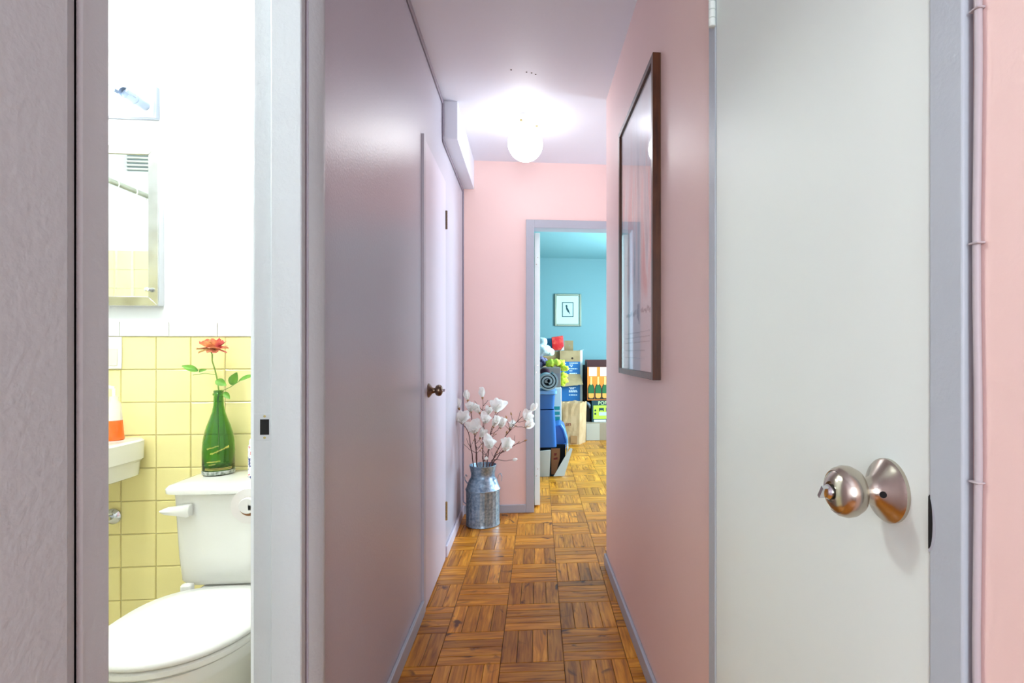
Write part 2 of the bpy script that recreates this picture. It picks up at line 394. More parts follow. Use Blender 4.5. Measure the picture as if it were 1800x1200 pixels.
in_bed = lambda x, y: RX0 < x < RX1 and YE + 0.16 <= y < RY1
n2 = floor_area(fl2, in_bed, lambda x, y: y < 5.75 and 0.0 < x < 1.0, (-10, 14), (5, 26))

# skirting boards
def base(name, x0, x1, y0, y1, h, m, label):
    bm = BM(); box(bm, x0, x1, y0, y1, 0, h); struct(name, bm, m, label, bevel=0.003, cat='baseboard')
base('baseboard_left', XL, XL + 0.013, 1.214, 2.357, 0.062, M_trim, 'grey skirting under the mauve wall')
base('baseboard_left_far', XL, XL + 0.013, 3.012, YE, 0.062, M_ldoor, 'pale skirting beyond the closet door')
base('baseboard_right', XR - 0.013, XR, 1.18, YR, 0.06, M_trim, 'grey skirting under the pink wall')
base('baseboard_end', XL + 0.013, -0.014, YE - 0.013, YE, 0.057, M_trim, 'grey skirting under the end wall')
# boxed beam high on the left
bm = BM(); box(bm, XL, -0.372, 2.93, YE, 2.25, CEIL); struct('trim_1', bm, M_ceil, 'boxed beam under the ceiling above the closet', bevel=0.003, cat='beam')

# ------------------------------------------------------------------ door frames and doors
# bathroom doorway frame (trim_2)
t = sroot('trim_2', 'thickly painted grey door frame around the bathroom doorway', 'door frame', (XL, 0.86, 0))
H = 2.02
bm = BM(); box(bm, XL, XL + 0.006, 0.490, 0.571, 0, 2.11); obj('casing', bm, M_bathframe, t, bevel=0.003)
bm = BM(); prism(bm, [(-0.452, 1.163, 0), (-0.432, 1.192, 0), (-0.4335, 1.213, 0), (-0.45, 1.213, 0)], (0, 0, 2.11)); obj('casing', bm, M_bathframe, t, bevel=0.002)
bm = BM(); box(bm, XL, XL + 0.006, 0.577, 1.163, 2.045, 2.11); obj('casing', bm, M_bathframe, t, bevel=0.003)
bm = BM(); box(bm, -0.547, XL - 0.001, 0.592, 0.616, 0, H); box(bm, -0.511, XL, 0.592, 0.631, 0, H); obj('jamb', bm, M_bathframe, t, bevel=0.003)
bm = BM(); box(bm, -0.549, XL - 0.003, 1.144, 1.150, 0, H); box(bm, -0.5095, XL, 1.129, 1.150, 0, H); fj = obj('jamb', bm, M_bathframe, t, bevel=0.003)
bm = BM(); box(bm, -0.547, XL, 0.592, 1.150, H, 2.045); obj('head', bm, M_bathframe, t, bevel=0.003)
bm = BM(); box(bm, -0.55, -0.456, 0.5771, 0.592, 0, 2.06); box(bm, -0.55, -0.49, 1.150, 1.163, 0, 2.06); obj('groove', bm, M_bathframe, t)
# strike plate on the far jamb
zc = 0.9664
bm = BM(); box(bm, -0.547, -0.5115, 1.1425, 1.144, zc - 0.0265, zc + 0.0265)
sp = obj('strike_plate', bm, M_bathframe, fj, bevel=0.0006)
bm = BM(); box(bm, -0.5345, -0.5175, 1.1415, 1.1426, zc - 0.0155, zc + 0.0155); obj('strike_hole', bm, M_black, t)
for dz in (-0.0215, 0.0215):
    bm = BM(); lathe(bm, [(0.0025, 0), (0.0025, 0.0008), (0.001, 0.0012)], (-0.526, 1.1426, zc + dz), (0, -1, 0), 12); obj('screw', bm, M_brass, t)

def knob_parts(root, o, d, m, s=1.0, keyed=True):
    """rosette, neck, knob and turn button along direction d from point o"""
    o = Vector(o); d = Vector(d)
    bm = BM(); lathe(bm, [(0.0, 0), (0.0355 * s, 0), (0.0355 * s, 0.004 * s), (0.033 * s, 0.007 * s), (0.017 * s, 0.0185 * s), (0.0135 * s, 0.026 * s), (0.013 * s, 0.032 * s)], o, d, 40)
    ro = obj('rosette', bm, m, root, smooth=True, angle=30)
    bm = BM(); lathe(bm, [(0.0105 * s, 0.03 * s), (0.0105 * s, 0.037 * s)], o, d, 24); obj('neck', bm, M_black, root, smooth=True)
    bm = BM(); lathe(bm, [(0.011 * s, 0.0335 * s), (0.017 * s, 0.0345 * s), (0.024 * s, 0.0385 * s), (0.0278 * s, 0.046 * s), (0.0285 * s, 0.0525 * s), (0.0265 * s, 0.0595 * s),
                            (0.0235 * s, 0.0635 * s), (0.0228 * s, 0.0630 * s), (0.0215 * s, 0.0645 * s), (0.016 * s, 0.068 * s), (0.0115 * s, 0.069 * s), (0.0105 * s, 0.066 * s), (0.0, 0.066 * s)], o, d, 40)
    kn = obj('knob', bm, m, root, smooth=True, angle=28)
    bm = BM(); lathe(bm, [(0.0085 * s, 0.066 * s), (0.0085 * s, 0.0715 * s), (0.0065 * s, 0.0745 * s), (0, 0.075 * s)], o, d, 24)
    _, uu, vv = frame_of(d)
    tdir = (uu * 0.55 + vv * 0.83).normalized(); n = d.cross(tdir)
    c = o + d * 0.0735 * s; prism(bm, [c + tdir * 0.0075 * s + n * 0.0022 * s, c - tdir * 0.0075 * s + n * 0.0022 * s, c - tdir * 0.0075 * s - n * 0.0022 * s, c + tdir * 0.0075 * s - n * 0.0022 * s], d * 0.007 * s)
    obj('turn_button', bm, M_chrome, root, smooth=True, angle=30)
    return ro, kn

# closet door on the right wall (door_1)
t = sroot('trim_3', 'grey steel frame around the white closet door', 'door frame', (XR, 0.82, 0))
bm = BM(); box(bm, XR - 0.011, XR + 0.06, 0.469, 0.511, 0, 2.055); obj('stile', bm, M_frame, t, bevel=0.002)
bm = BM(); box(bm, XR - 0.011, XR + 0.06, 1.138, 1.179, 0, 2.055); obj('stile', bm, M_frame, t, bevel=0.002)
bm = BM(); box(bm, XR - 0.011, XR + 0.06, 0.511, 1.138, 2.014, 2.055); obj('head', bm, M_frame, t, bevel=0.002)
bm = BM(); pts = []
for k in range(13):
    a = math.pi * k / 12; pts.append(Vector((XR - 0.0113, 0.5115 - 0.0055 * math.sin(a), 0.945 + 0.0265 * math.cos(a))))
prism(bm, pts, (-0.0004, 0, 0)); obj('strike_gap', bm, M_black, t)
bm = BM(); pts = []
for k in range(13):
    a = math.pi * k / 12; pts.append(Vector((XR - 0.0111, 0.5115 - 0.0095 * math.sin(a) ** 1.3, 0.942 + 0.027 * math.cos(a))))
prism(bm, pts, (-0.0002, 0, 0)); obj('strike_lip', bm, M_trim, t)
d1 = sroot('door_1', 'plain white closet door with nickel knob in the right wall', 'door', (XR, 0.82, 0))
bm = BM(); box(bm, XR - 0.009, XR + 0.028, 0.5135, 1.136, 0.008, 2.011); obj('slab', bm, M_door, d1, bevel=0.002)
bm = BM(); box(bm, XR - 0.0093, XR, 0.5095, 0.5135, 0.917, 0.972); obj('latch', bm, M_black, d1)
ro, kn = knob_parts(d1, (XR - 0.009, 0.575, 0.961), (-1, 0, 0), M_nickel)
bm = BM(); lathe(bm, [(0.0036, 0), (0.0036, 0.0006)], (XR - 0.0278, 0.5574, 0.961), (-0.6, -0.8, 0), 16); obj('pin_hole', bm, M_black, d1)
def hinge(root, x, y, z, sgn, m, h=0.09, r=0.0065):
    for k in range(5):
        bm = BM(); z0 = z - h / 2 + k * h / 5; lathe(bm, [(r * 0.8, 0), (r, 0.001), (r, h / 5 - 0.0015), (r * 0.8, h / 5 - 0.0005)], (x, y, z0), (0, 0, 1), 16); obj('hinge_knuckle', bm, m, root, smooth=True)
for z in (1.862, 0.22): hinge(d1, XR - 0.0165, 1.14, z, -1, M_door, r=0.0075)

# closet door on the left wall (door_2)
t = sroot('trim_4', 'shallow painted frame around the lilac closet door', 'door frame', (XL, 2.68, 0))
bm = BM(); box(bm, XL - 0.04, XL + 0.011, 2.357, 2.398, 0, 2.047); obj('stile', bm, M_mauve, t, bevel=0.001)
bm = BM(); box(bm, XL - 0.04, XL + 0.004, 2.972, 3.012, 0, 2.047); obj('stile', bm, M_ldoor, t, bevel=0.001)
bm = BM(); box(bm, XL - 0.04, XL + 0.004, 2.398, 2.972, 2.006, 2.047); obj('head', bm, M_ldoor, t, bevel=0.001)
d2 = sroot('door_2', 'pale lilac closet door with small pewter knob in the left wall', 'door', (XL, 2.68, 0))
bm = BM(); box(bm, XL - 0.025, XL + 0.009, 2.400, 2.970, 0.006, 2.003); obj('slab', bm, M_ldoor, d2, bevel=0.002)
knob_parts(d2, (XL + 0.009, 2.465, 0.948), (1, 0, 0), M_bronze, 0.9)
for z in (1.83, 0.265): hinge(d2, XL + 0.012, 2.975, z, 1, M_bronze if z > 1 else M_brass, h=0.1, r=0.007)

# bedroom doorway frame and door (door_3)
t = sroot('trim_5', 'grey casing around the bedroom doorway', 'door frame', (0.42, YE, 0))
bm = BM(); box(bm, -0.013, 0.043, YE - 0.012, YE, 0, 2.046); obj('casing', bm, M_trim, t, bevel=0.002)
bm = BM(); box(bm, 0.80, 0.856, YE - 0.012, YE, 0, 2.046); obj('casing', bm, M_trim, t, bevel=0.002)
bm = BM(); box(bm, 0.043, 0.80, YE - 0.012, YE, 1.99, 2.046); obj('casing', bm, M_trim, t, bevel=0.002)
bm = BM(); box(bm, 0.036, 0.043, YE - 0.002, RY0 + 0.012, 0, 2.002); box(bm, 0.80, 0.812, YE, RY0 + 0.012, 0, 2.002); box(bm, 0.04, 0.81, YE, RY0 + 0.012, 1.99, 2.002); obj('lining', bm, M_trim, t)
d3 = sroot('door_3', 'open bedroom door seen edge on, pale blue white', 'door', (0.065, 4.3, 0))
bm = BM(); box(bm, 0.047, 0.0865, 3.945, 4.68, 0.012, 1.985); obj('slab', bm, M_door, d3, bevel=0.002)
for z in (1.78, 1.0, 0.25):
    bm = BM(); box(bm, 0.052, 0.080, 3.9435, 3.945, z - 0.045, z + 0.045); hl = obj('hinge_leaf', bm, M_door, d3)
    for q in (-0.025, 0.025):
        bm = BM(); lathe(bm, [(0.0035, 0), (0.0035, 0.0008)], (0.066 + 0.2 * q, 3.9435, z + q), (0, -1, 0), 10); obj('screw', bm, M_nickel, hl)

# ------------------------------------------------------------------ hall things
# ceiling globe lamp
LX, LY = -0.015, 3.10
t = thing('ceiling_light', 'lit white globe ceiling lamp on a white fitter', 'lamp', (LX, LY, CEIL))
bm = BM(); lathe(bm, [(0.0, 0), (0.062, 0), (0.064, -0.01), (0.060, -0.035), (0.052, -0.048), (0.05, -0.06), (0, -0.06)], (LX, LY, CEIL), (0, 0, 1), 40); obj('fitter', bm, M_plastic, t, smooth=True)
for k in range(3):
    a = math.radians(-110 + 120 * k); bm = BM(); lathe(bm, [(0.004, 0.05), (0.004, 0.064), (0.0065, 0.065), (0.0065, 0.071), (0, 0.072)], (LX, LY, CEIL - 0.042), (math.cos(a), math.sin(a), 0), 12); obj('thumb_screw', bm, M_brass, t, smooth=True)
prof = [(0.048, 0.006)]
for k in range(1, 20):
    th = math.pi * (0.155 + 0.845 * k / 19); prof.append((0.0985 * math.sin(th), -0.087 + 0.0985 * math.cos(th)))
bm = BM(); lathe(bm, prof, (LX, LY, CEIL - 0.062), (0, 0, 1), 40)
obj('globe', bm, mat('lit_opal_glass', (1, 1, 1, 1), 0.3, emit=((0.97, 0.98, 1.0, 1), GLOBE_STRENGTH)), t, smooth=True)

# cables painted over: left wall, round the beam, down the corner
def cable(name, label, pts, r, m):
    bm = BM(); tube(bm, pts, r, 8); return tag(obj(name, bm, m, None, smooth=True), label, 'cable')
M_cable = mat('lilac_painted_cable', rgb(150, 142, 156), 0.4)
def jit(a): return random.uniform(-a, a)
for k, (off, lab) in enumerate(((0.0, 'upper of the twin painted cables under the hall ceiling'), (0.016, 'lower of the twin painted cables under the hall ceiling'))):
    z1 = CEIL - 0.008 - off; zb = 2.25 - 0.006 - off; yb = 2.93 - 0.006 - off; x = XL + 0.005
    pts = [(x, -1.4 + i * 0.3, z1 + jit(0.001)) for i in range(15)] + [(x, yb - 0.01, z1), (x, yb, z1 - 0.012), (x, yb + jit(.002), 2.36), (x, yb, zb + 0.01), (x, yb + 0.012, zb)]
    pts += [(x, 3.1 + i * 0.2, zb + jit(0.001)) for i in range(4)] + [(x, YE - 0.006 - off, zb)]
    if k == 0: pts += [(x + 0.0, YE - 0.007, zb - 0.02)] + [(x, YE - 0.007, 2.1 - i * 0.2) for i in range(11)] + [(x + 0.002, YE - 0.007, 0.085), (x + 0.018, YE - 0.008, 0.072), (x + 0.05, YE - 0.018, 0.066), (x + 0.08, YE - 0.019, 0.064)]
    cable('cable', lab, pts, 0.0045, M_cable)
# cable stapled beside the white closet door
M_cable2 = mat('pink_grey_painted_cable', rgb(186, 176, 180), 0.4)
t = thing('wall_cable', 'cable painted over and stapled to pink wall beside white door', 'cable', (XR - 0.004, 0.462, 0))
pts = [(XR - 0.0035, 0.4605 + 0.0012 * math.sin(i * 1.3), 0.03 + i * 0.075) for i in range(32)]
bm = BM(); tube(bm, pts, 0.0034, 10); obj('cord', bm, M_cable2, t, smooth=True)
for z in (1.428, 1.215, 0.997, 0.62):
    bm = BM(); box(bm, XR - 0.0082, XR, 0.455, 0.466, z - 0.001, z + 0.001); obj('staple', bm, M_cable2, t, bevel=0.0008)

# framed poster on the right wall
PY0, PY1, PZ0, PZ1 = 1.66, 2.30, 1.03, 2.05; PXF = XR - 0.026
t = thing('framed_poster', 'tall brown framed poster of pastel watercolour washes on pink wall', 'picture', (XR, (PY0 + PY1) / 2, PZ0))
M_walnut = mat('walnut_frame', rgb(92, 52, 30), 0.32, bump=(60, 0.1, 0.001, (1, 1, 0.1)), vary=(14, rgb(56, 28, 16), 0.35, 0.7, (4, 4, 0.6)))
fw = 0.022
bm = BM(); box(bm, PXF, XR, PY0, PY0 + fw, PZ0, PZ1); obj('frame_side', bm, M_walnut, t, bevel=0.0015)
bm = BM(); box(bm, PXF, XR, PY1 - fw, PY1, PZ0, PZ1); obj('frame_side', bm, M_walnut, t, bevel=0.0015)
bm = BM(); box(bm, PXF, XR, PY0 + fw, PY1 - fw, PZ0, PZ0 + fw); obj('frame_bottom', bm, M_walnut, t, bevel=0.0015)
bm = BM(); box(bm, PXF, XR, PY0 + fw, PY1 - fw, PZ1 - fw, PZ1); obj('frame_top', bm, M_walnut, t, bevel=0.0015)
def poster_mat():
    m = bpy.data.materials.new('watercolour_print'); m.use_nodes = True; nt = m.node_tree; L = nt.links; N = nt.nodes.new; p = nt.nodes['Principled BSDF']
    g = N('ShaderNodeTexCoord'); sp = N('ShaderNodeSeparateXYZ'); L.new(g.outputs['Object'], sp.inputs[0])
    mp = N('ShaderNodeMapping'); mp.inputs['Scale'].default_value = (1, 11, 1.6); L.new(g.outputs['Object'], mp.inputs['Vector'])
    n = N('ShaderNodeTexNoise'); n.inputs['Scale'].default_value = 1.0; n.inputs['Detail'].default_value = 5; n.inputs['Distortion'].default_value = 0.8; L.new(mp.outputs[0], n.inputs['Vector'])
    hue = N('ShaderNodeValToRGB'); e = hue.color_ramp.elements
    e[0].position = 0.36; e[0].color = rgb(84, 118, 138); e[1].position = 0.66; e[1].color = rgb(206, 100, 112)
    for pos, c in ((0.44, rgb(176, 194, 206)), (0.5, rgb(236, 226, 226)), (0.57, rgb(230, 150, 146))): x = e.new(pos); x.color = c
    L.new(n.outputs['Fac'], hue.inputs['Fac'])
    # washes lie in a band, edges ragged by noise
    n2 = N('ShaderNodeTexNoise'); n2.inputs['Scale'].default_value = 1.0; n2.inputs['Detail'].default_value = 4
    mp2 = N('ShaderNodeMapping'); mp2.inputs['Scale'].default_value = (1, 16, 2.5); mp2.inputs['Location'].default_value = (3, 1, 0); L.new(g.outputs['Object'], mp2.inputs['Vector']); L.new(mp2.outputs[0], n2.inputs['Vector'])
    md = N('ShaderNodeMath'); md.operation = 'MULTIPLY_ADD'; md.inputs[1].default_value = 0.34; L.new(n2.outputs['Fac'], md.inputs[0]); L.new(sp.outputs['Z'], md.inputs[2])
    band = N('ShaderNodeValToRGB'); e = band.color_ramp.elements
    e[0].position = 0.46; e[0].color = (0, 0, 0, 1); e[1].position = 1.0; e[1].color = (0.15, 0.15, 0.15, 1)
    for pos, c in ((0.53, 0.95), (0.84, 0.95), (0.93, 0.4)): x = e.new(min(pos, 1)); x.color = (c, c, c, 1)
    L.new(md.outputs[0], band.inputs['Fac'])
    mx = N('ShaderNodeMix'); mx.data_type = 'RGBA'; L.new(band.outputs[0], mx.inputs['Factor']); mx.inputs['A'].default_value = rgb(228, 232, 236); L.new(hue.outputs[0], mx.inputs['B'])
    L.new(mx.outputs['Result'], p.inputs['Base Color']); p.inputs['Roughness'].default_value = 0.6
    return m
bm = BM(); box(bm, XR - 0.012, XR - 0.002, PY0 + fw, PY1 - fw, PZ0 + fw, PZ1 - fw)
pr = obj('print', bm, poster_mat(), t)
# handwritten line and rows of small type on the print
M_ink = mat('grey_print_ink', rgb(116, 122, 138), 0.6)
def squiggle(name, parent, y_from, y_to, z, amp, n, seed, r=0.0012, x=XR - 0.0128):
    rnd = random.Random(seed); pts = []
    for i in range(n + 1):
        f = i / n; pts.append((x, y_from + (y_to - y_from) * f + rnd.uniform(-.3, .3) * abs(y_to - y_from) / n * 2, z + amp * math.sin(i * 1.9 + rnd.uniform(-.5, .5)) * rnd.uniform(.3, 1)))
    bm = BM(); tube(bm, pts, r, 5); return obj(name, bm, M_ink, parent)
squiggle('script_line', pr, 2.20, 1.99, 1.262, 0.014, 26, 1); squiggle('script_line', pr, 1.90, 1.75, 1.262, 0.015, 20, 2)
squiggle('script_line', pr, 1.97, 1.93, 1.26, 0.045, 9, 3, 0.002)
for i, z in enumerate((1.19, 1.172, 1.154, 1.124, 1.096)):
    squiggle('type_line', pr, 2.22, 1.76 if i < 3 else 1.84, z, 0.0035, 70, 10 + i, 0.0006)
squiggle('type_line', pr, 1.725, 1.715, 1.12, 0.02, 8, 30, 0.0012)
bm = BM(); box(bm, XR - 0.0205, XR - 0.0185, PY0 + fw, PY1 - fw, PZ0 + fw, PZ1 - fw)
obj('glass', bm, thin_glass('picture_glass', ior=1.33), t)

# galvanised milk can used as a vase
VX, VY = -0.292, 3.585
M_galv = mat('galvanised_steel', rgb(118, 144, 164), 0.36, 0.75, vary=(60, rgb(166, 188, 202), 0.35, 0.65), bump=(40, 0.06, 0.002))
t = thing('milk_can_vase', 'galvanised milk can with ribbed body standing on parquet by end wall', 'vase', (VX, VY, 0))
bm = BM(); R0 = 0.108; seg = 96
prof = [(0.0, 0.004), (0.106, 0.004), (0.108, 0.0), (0.110, 0.004), (0.108, 0.012)]
rings = [[Vector((VX + r * math.cos(2 * math.pi * k / seg), VY + r * math.sin(2 * math.pi * k / seg), h)) for k in range(seg)] for r, h in prof[1:]]
for h in (0.02, 0.22, 0.228):
    am = 0.0022 if h != 0.228 else 0
    rings.append([Vector((VX + (R0 - am * (k % 4 < 2)) * math.cos(2 * math.pi * k / seg), VY + (R0 - am * (k % 4 < 2)) * math.sin(2 * math.pi * k / seg), h)) for k in range(seg)])
loft(bm, rings, True, False); obj('ribbed_body', bm, M_galv, t, smooth=True, angle=25)
bm = BM(); lathe(bm, [(0.1, 0.226), (0.111, 0.226), (0.1125, 0.23), (0.111, 0.235), (0.107, 0.238), (0.098, 0.268), (0.088, 0.292), (0.079, 0.305), (0.0765, 0.325), (0.078, 0.34), (0.085, 0.372), (0.088, 0.385), (0.086, 0.387), (0.082, 0.372), (0.074, 0.338), (0.072, 0.32), (0.05, 0.30), (0.0, 0.30)], (VX, VY, 0), (0, 0, 1), 64); obj('shoulder_and_neck', bm, M_galv, t, smooth=True, angle=50)
for s in (-1, 1):
    bm = BM(); pts = [(VX + s * 0.098, VY - 0.02, 0.272), (VX + s * 0.112, VY - 0.024, 0.292), (VX + s * 0.116, VY - 0.026, 0.315), (VX + s * 0.108, VY - 0.026, 0.330), (VX + s * 0.100, VY - 0.024, 0.318)]
    if s > 0: pts = [(VX + 0.097, VY - 0.02, 0.30), (VX + 0.104, VY - 0.024, 0.328), (VX + 0.116, VY - 0.026, 0.332), (VX + 0.124, VY - 0.026, 0.315), (VX + 0.122, VY - 0.026, 0.285)]
    rings = []
    for i, p in enumerate(pts): rings.append([Vector(p) + Vector((dx, dy, 0)) for dx, dy in ((-0.0012, -0.011), (0.0012, -0.011), (0.0012, 0.011), (-0.0012, 0.011))])
    loft(bm, rings); obj('handle', bm, M_galv, t, smooth=True)

# magnolia branches standing in the can: one thing per branch
M_bark = mat('brown_bark', rgb(92, 62, 58), 0.8, bump=(200, 0.3, 0.001))
def petal_mat():
    m = bpy.data.materials.new('white_magnolia_petal'); m.use_nodes = True; nt = m.node_tree; N = nt.nodes.new; L = nt.links
    p = nt.nodes['Principled BSDF']; p.inputs['Base Color'].default_value = rgb(252, 251, 248); p.inputs['Roughness'].default_value = 0.6
    tr = N('ShaderNodeBsdfTranslucent'); tr.inputs[0].default_value = rgb(252, 250, 244); mx = N('ShaderNodeMixShader'); mx.inputs[0].default_value = 0.45
    L.new(p.outputs[0], mx.inputs[1]); L.new(tr.outputs[0], mx.inputs[2]); L.new(mx.outputs[0], nt.nodes['Material Output'].inputs[0]); return m
M_petal = petal_mat()
M_calyx = mat('tan_calyx', rgb(176, 132, 88), 0.7)
def petal_mesh():
    bm = BM(); n, mrow = 6, 5; grid = []
    for i in range(n + 1):
        f = i / n; wd = 0.0125 * math.sin(math.pi * min(1, f * 0.84 + 0.11)) ** 0.8; row = []
        for j in range(mrow):
            g = (j / (mrow - 1) - 0.5) * 2
            row.append(bm.verts.new((f * 0.038 - 0.002 * f * f, g * wd, 0.034 * f * (1.25 - 0.75 * f) + 0.005 * (abs(g) ** 2) * f)))
        grid.append(row)
    for i in range(n):
        for j in range(mrow - 1): bm.faces.new((grid[i][j], grid[i + 1][j], grid[i + 1][j + 1], grid[i][j + 1]))
    me = bpy.data.meshes.new('petal'); bm.to_mesh(me); bm.free(); me.materials.append(M_petal)
    me.polygons.foreach_set('use_smooth', [True] * len(me.polygons)); return me
PETAL = petal_mesh()
def flower(parent, p, aim, size, openness, n=7):
    p = Vector(p); aim = Vector(aim).normalized()
    bm = BM(); lathe(bm, [(0.0, -0.010), (0.004, -0.009), (0.008 * size, -0.001), (0.0085 * size, 0.004), (0.004, 0.007), (0, 0.008)], p - aim * 0.008, aim, 10)
    fo = obj('flower', bm, M_calyx, parent, smooth=True)
    base = p - parent.location
    q = aim.to_track_quat('Z', 'Y')
    for k in range(n):
        a = 2 * math.pi * k / n * (1.0 if k < 4 else 1.07) + random.uniform(-.25, .25)
        inner = k >= 4
        tilt = (0.95 - openness) * (1.0 if not inner else 1.45) + random.uniform(-.28, .22)
        sc_ = 1.75 * size * (random.uniform(0.92, 1.1) if not inner else random.uniform(0.75, 0.92))
        M = Matrix.Translation(base) @ q.to_matrix().to_4x4() @ Matrix.Rotation(a, 4, 'Z') @ Matrix.Rotation(-tilt, 4, 'Y') @ Matrix.Scale(sc_, 4)
        o = bpy.data.objects.new('petal', PETAL); C.objects.link(o); o.parent = fo; o.matrix_local = M
def bud(parent, p, aim, m, L=0.024, r=0.006):
    bm = BM(); lathe(bm, [(0.001, 0), (r * .7, L * .15), (r, L * .45), (r * .7, L * .75), (0.0008, L)], p, aim, 10); obj('bud', bm, m, parent, smooth=True)
def branch(label, tips, root_uv, y0):
    """tips: list of (u, v, dy, kind, size); the first is the end of the main stem"""
    foot = Vector((VX + root_uv[0], VY + root_uv[1], 0.305)); mouth = Vector((VX + root_uv[0] * 1.3, VY + root_uv[1] * 1.3, 0.39))
    t = thing('magnolia_branch', label, 'branch', tuple(foot), 0, 'magnolia branches in the milk can')
    P = [at(u, v, VY + dy) for u, v, dy, k, s in tips]
    main = []
    end = P[0]; ctl = mouth + Vector(((end.x - mouth.x) * 0.25, (end.y - mouth.y) * 0.3, (end.z - mouth.z) * 0.62))
    def curve(a, b, c, n=12, j=0.004): return [((1 - f) ** 2) * a + 2 * f * (1 - f) * b + f * f * c + (Vector((random.uniform(-j, j), random.uniform(-j, j), random.uniform(-j, j))) if 0 < f < 1 else Vector()) for f in [i / n for i in range(n + 1)]]
    main = [foot] + curve(mouth, ctl, end)
    bm = BM(); tube(bm, main, [0.0038 - 0.0024 * i / (len(main) - 1) for i in range(len(main))], 7); obj('stem', bm, M_bark, t, smooth=True)
    for i, (u, v, dy, k, s) in enumerate(tips):
        p = P[i]
        if i > 0:
            best = min(range(3, len(main)), key=lambda q: (main[q] - p).length + 0.6 * max(0, main[q].z - p.z + 0.03)); a = main[max(2, best - 1)]
            mid = a.lerp(p, 0.55) + Vector((0, 0, -0.012)); tw = curve(a, mid, p, 6, 0.003)
            bm = BM(); tube(bm, tw, [0.002 - 0.0008 * q / 6 for q in range(7)], 6); obj('twig', bm, M_bark, t, smooth=True)
            d = tw[-1] - tw[-3]
        else: d = main[-1] - main[-3]
        if k == 'f': flower(t, p, d.normalized() + Vector((random.uniform(-.3, .3), -0.75, random.uniform(.0, .35))), s, 0.30)
        elif k == 'o': flower(t, p, d.normalized() * 0.4 + Vector((random.uniform(-.3, .3), -0.8, 0.35)), s, 0.42)
        elif k == 'c': flower(t, p, d.normalized() + Vector((0, -.2, .3)), s * 0.85, -0.05, 6)
        elif k == 'b': bud(t, p, d, M_calyx)
        elif k == 'w': bud(t, p, d, M_petal, 0.034, 0.011)
        elif k == 't': pass
    for q in range(4):                                  # bare side twigs with tiny buds
        i0 = random.randint(4, len(main) - 3); a = main[i0]; d = Vector((random.choice((-1, 1)) * random.uniform(.4, 1), random.uniform(-.5, .2), random.uniform(.4, 1.1))).normalized() * random.uniform(.03, .06)
        if a.x + d.x < XL + 0.02 or a.y + d.y > YE - 0.02: continue
        bm = BM(); tube(bm, [a, a + d * .5 + Vector((random.uniform(-.005, .005), 0, -.004)), a + d], [0.0016, 0.0013, 0.001], 6); obj('twig', bm, M_bark, t, smooth=True)
        if q % 2: bud(t, a + d, d, M_calyx, 0.014, 0.0035)
branch('magnolia branch rising highest, with a cupped white bloom at its tip', [(848, 697, 0.02, 'c', 1.0), (842, 724, -.02, 'f', .9), (834, 704, .03, 't', 1), (858, 703, .02, 't', 1), (853, 742, -.07, 'o', 1.1), (858, 728, .02, 'f', .8)], (0.0, 0.02), 0)
branch('magnolia branch with closed cup bloom beside the left wall', [(822, 702, 0.0, 'c', 1.0), (828, 722, -.02, 'f', .9), (819, 742, 0.02, 'b', 1)], (-0.03, 0.0), 0)
branch('leftmost magnolia branch, two open blooms touching the left wall', [(806, 716, -0.02, 'c', 1.15), (812, 742, -.06, 'o', 1.25), (820, 770, 0.02, 't', 1)], (-0.045, -0.02), 0)
branch('magnolia branch with big drooping bloom left of the can centre', [(834, 760, -0.08, 'o', 1.3), (845, 768, -.02, 'f', .8), (815, 780, 0.0, 't', 1)], (-0.025, -0.045), 0)
branch('magnolia branch with two broad blooms above the can mouth', [(872, 722, -0.02, 'o', 1.3), (868, 748, -.05, 'f', 1.1), (880, 750, 0.02, 'o', 1.1), (882, 718, .03, 't', 1)], (0.02, 0.0), 0)
branch('longest magnolia branch leaning right with three blooms at its end', [(933, 722, 0.0, 'c', 1.0), (924, 737, -.02, 'o', 1.0), (925, 750, -.03, 'o', 1.05), (899, 730, 0.02, 'b', 1), (891, 736, 0.0, 'b', 1), (897, 752, 0.02, 'f', .8), (890, 762, -.03, 'b', 1), (915, 722, .02, 't', 1)], (0.045, -0.01), 0)
branch('magnolia branch with wide bloom low in front of the can mouth', [(862, 786, -0.12, 'o', 1.35), (854, 808, -.1, 'w', 1)], (0.005, -0.055), 0)
branch('magnolia branch bending low to the right with hanging bloom', [(889, 789, -0.1, 'o', 1.45), (901, 808, -.06, 'w', 1), (905, 778, -.02, 't', 1)], (0.035, -0.045), 0)
branch('thin bare magnolia twig reaching right toward the door casing', [(921, 775, -0.01, 'b', 1), (905, 765, 0.02, 't', 1), (903, 780, -.03, 'b', 1)], (0.05, 0.02), 0)

# ------------------------------------------------------------------ bathroom things
# toilet
TX = -0.885
t = thing('toilet', 'white two piece toilet with lowered lid against yellow tiles', 'toilet', (TX, 1.6, 0))
def egg(z, y0, y1, hw, n=48, cx=TX):
    out = []; yc = y0 + (y1 - y0) * 0.52
    for k in range(n):
        a = 2 * math.pi * k / n; c, s = math.cos(a), math.sin(a); p = 2.15 if s < 0 else 2.7
        ry = (yc - y0) if s < 0 else (y1 - yc)
        out.append(Vector((cx + hw * math.copysign(abs(c) ** (2 / p), c), yc + ry * math.copysign(abs(s) ** (2 / p), s), z)))
    return out
bm = BM()
loft(bm, [egg(0.0, 1.42, 1.78, 0.115), egg(0.02, 1.42, 1.78, 0.115), egg(0.10, 1.43, 1.76, 0.10), egg(0.20, 1.40, 1.76, 0.115), egg(0.29, 1.33, 1.77, 0.155), egg(0.335, 1.312, 1.775, 0.172), egg(0.345, 1.306, 1.78, 0.178), egg(0.372, 1.304, 1.785, 0.18), egg(0.377, 1.312, 1.78, 0.172)])
obj('bowl', bm, M_porc, t, smooth=True)
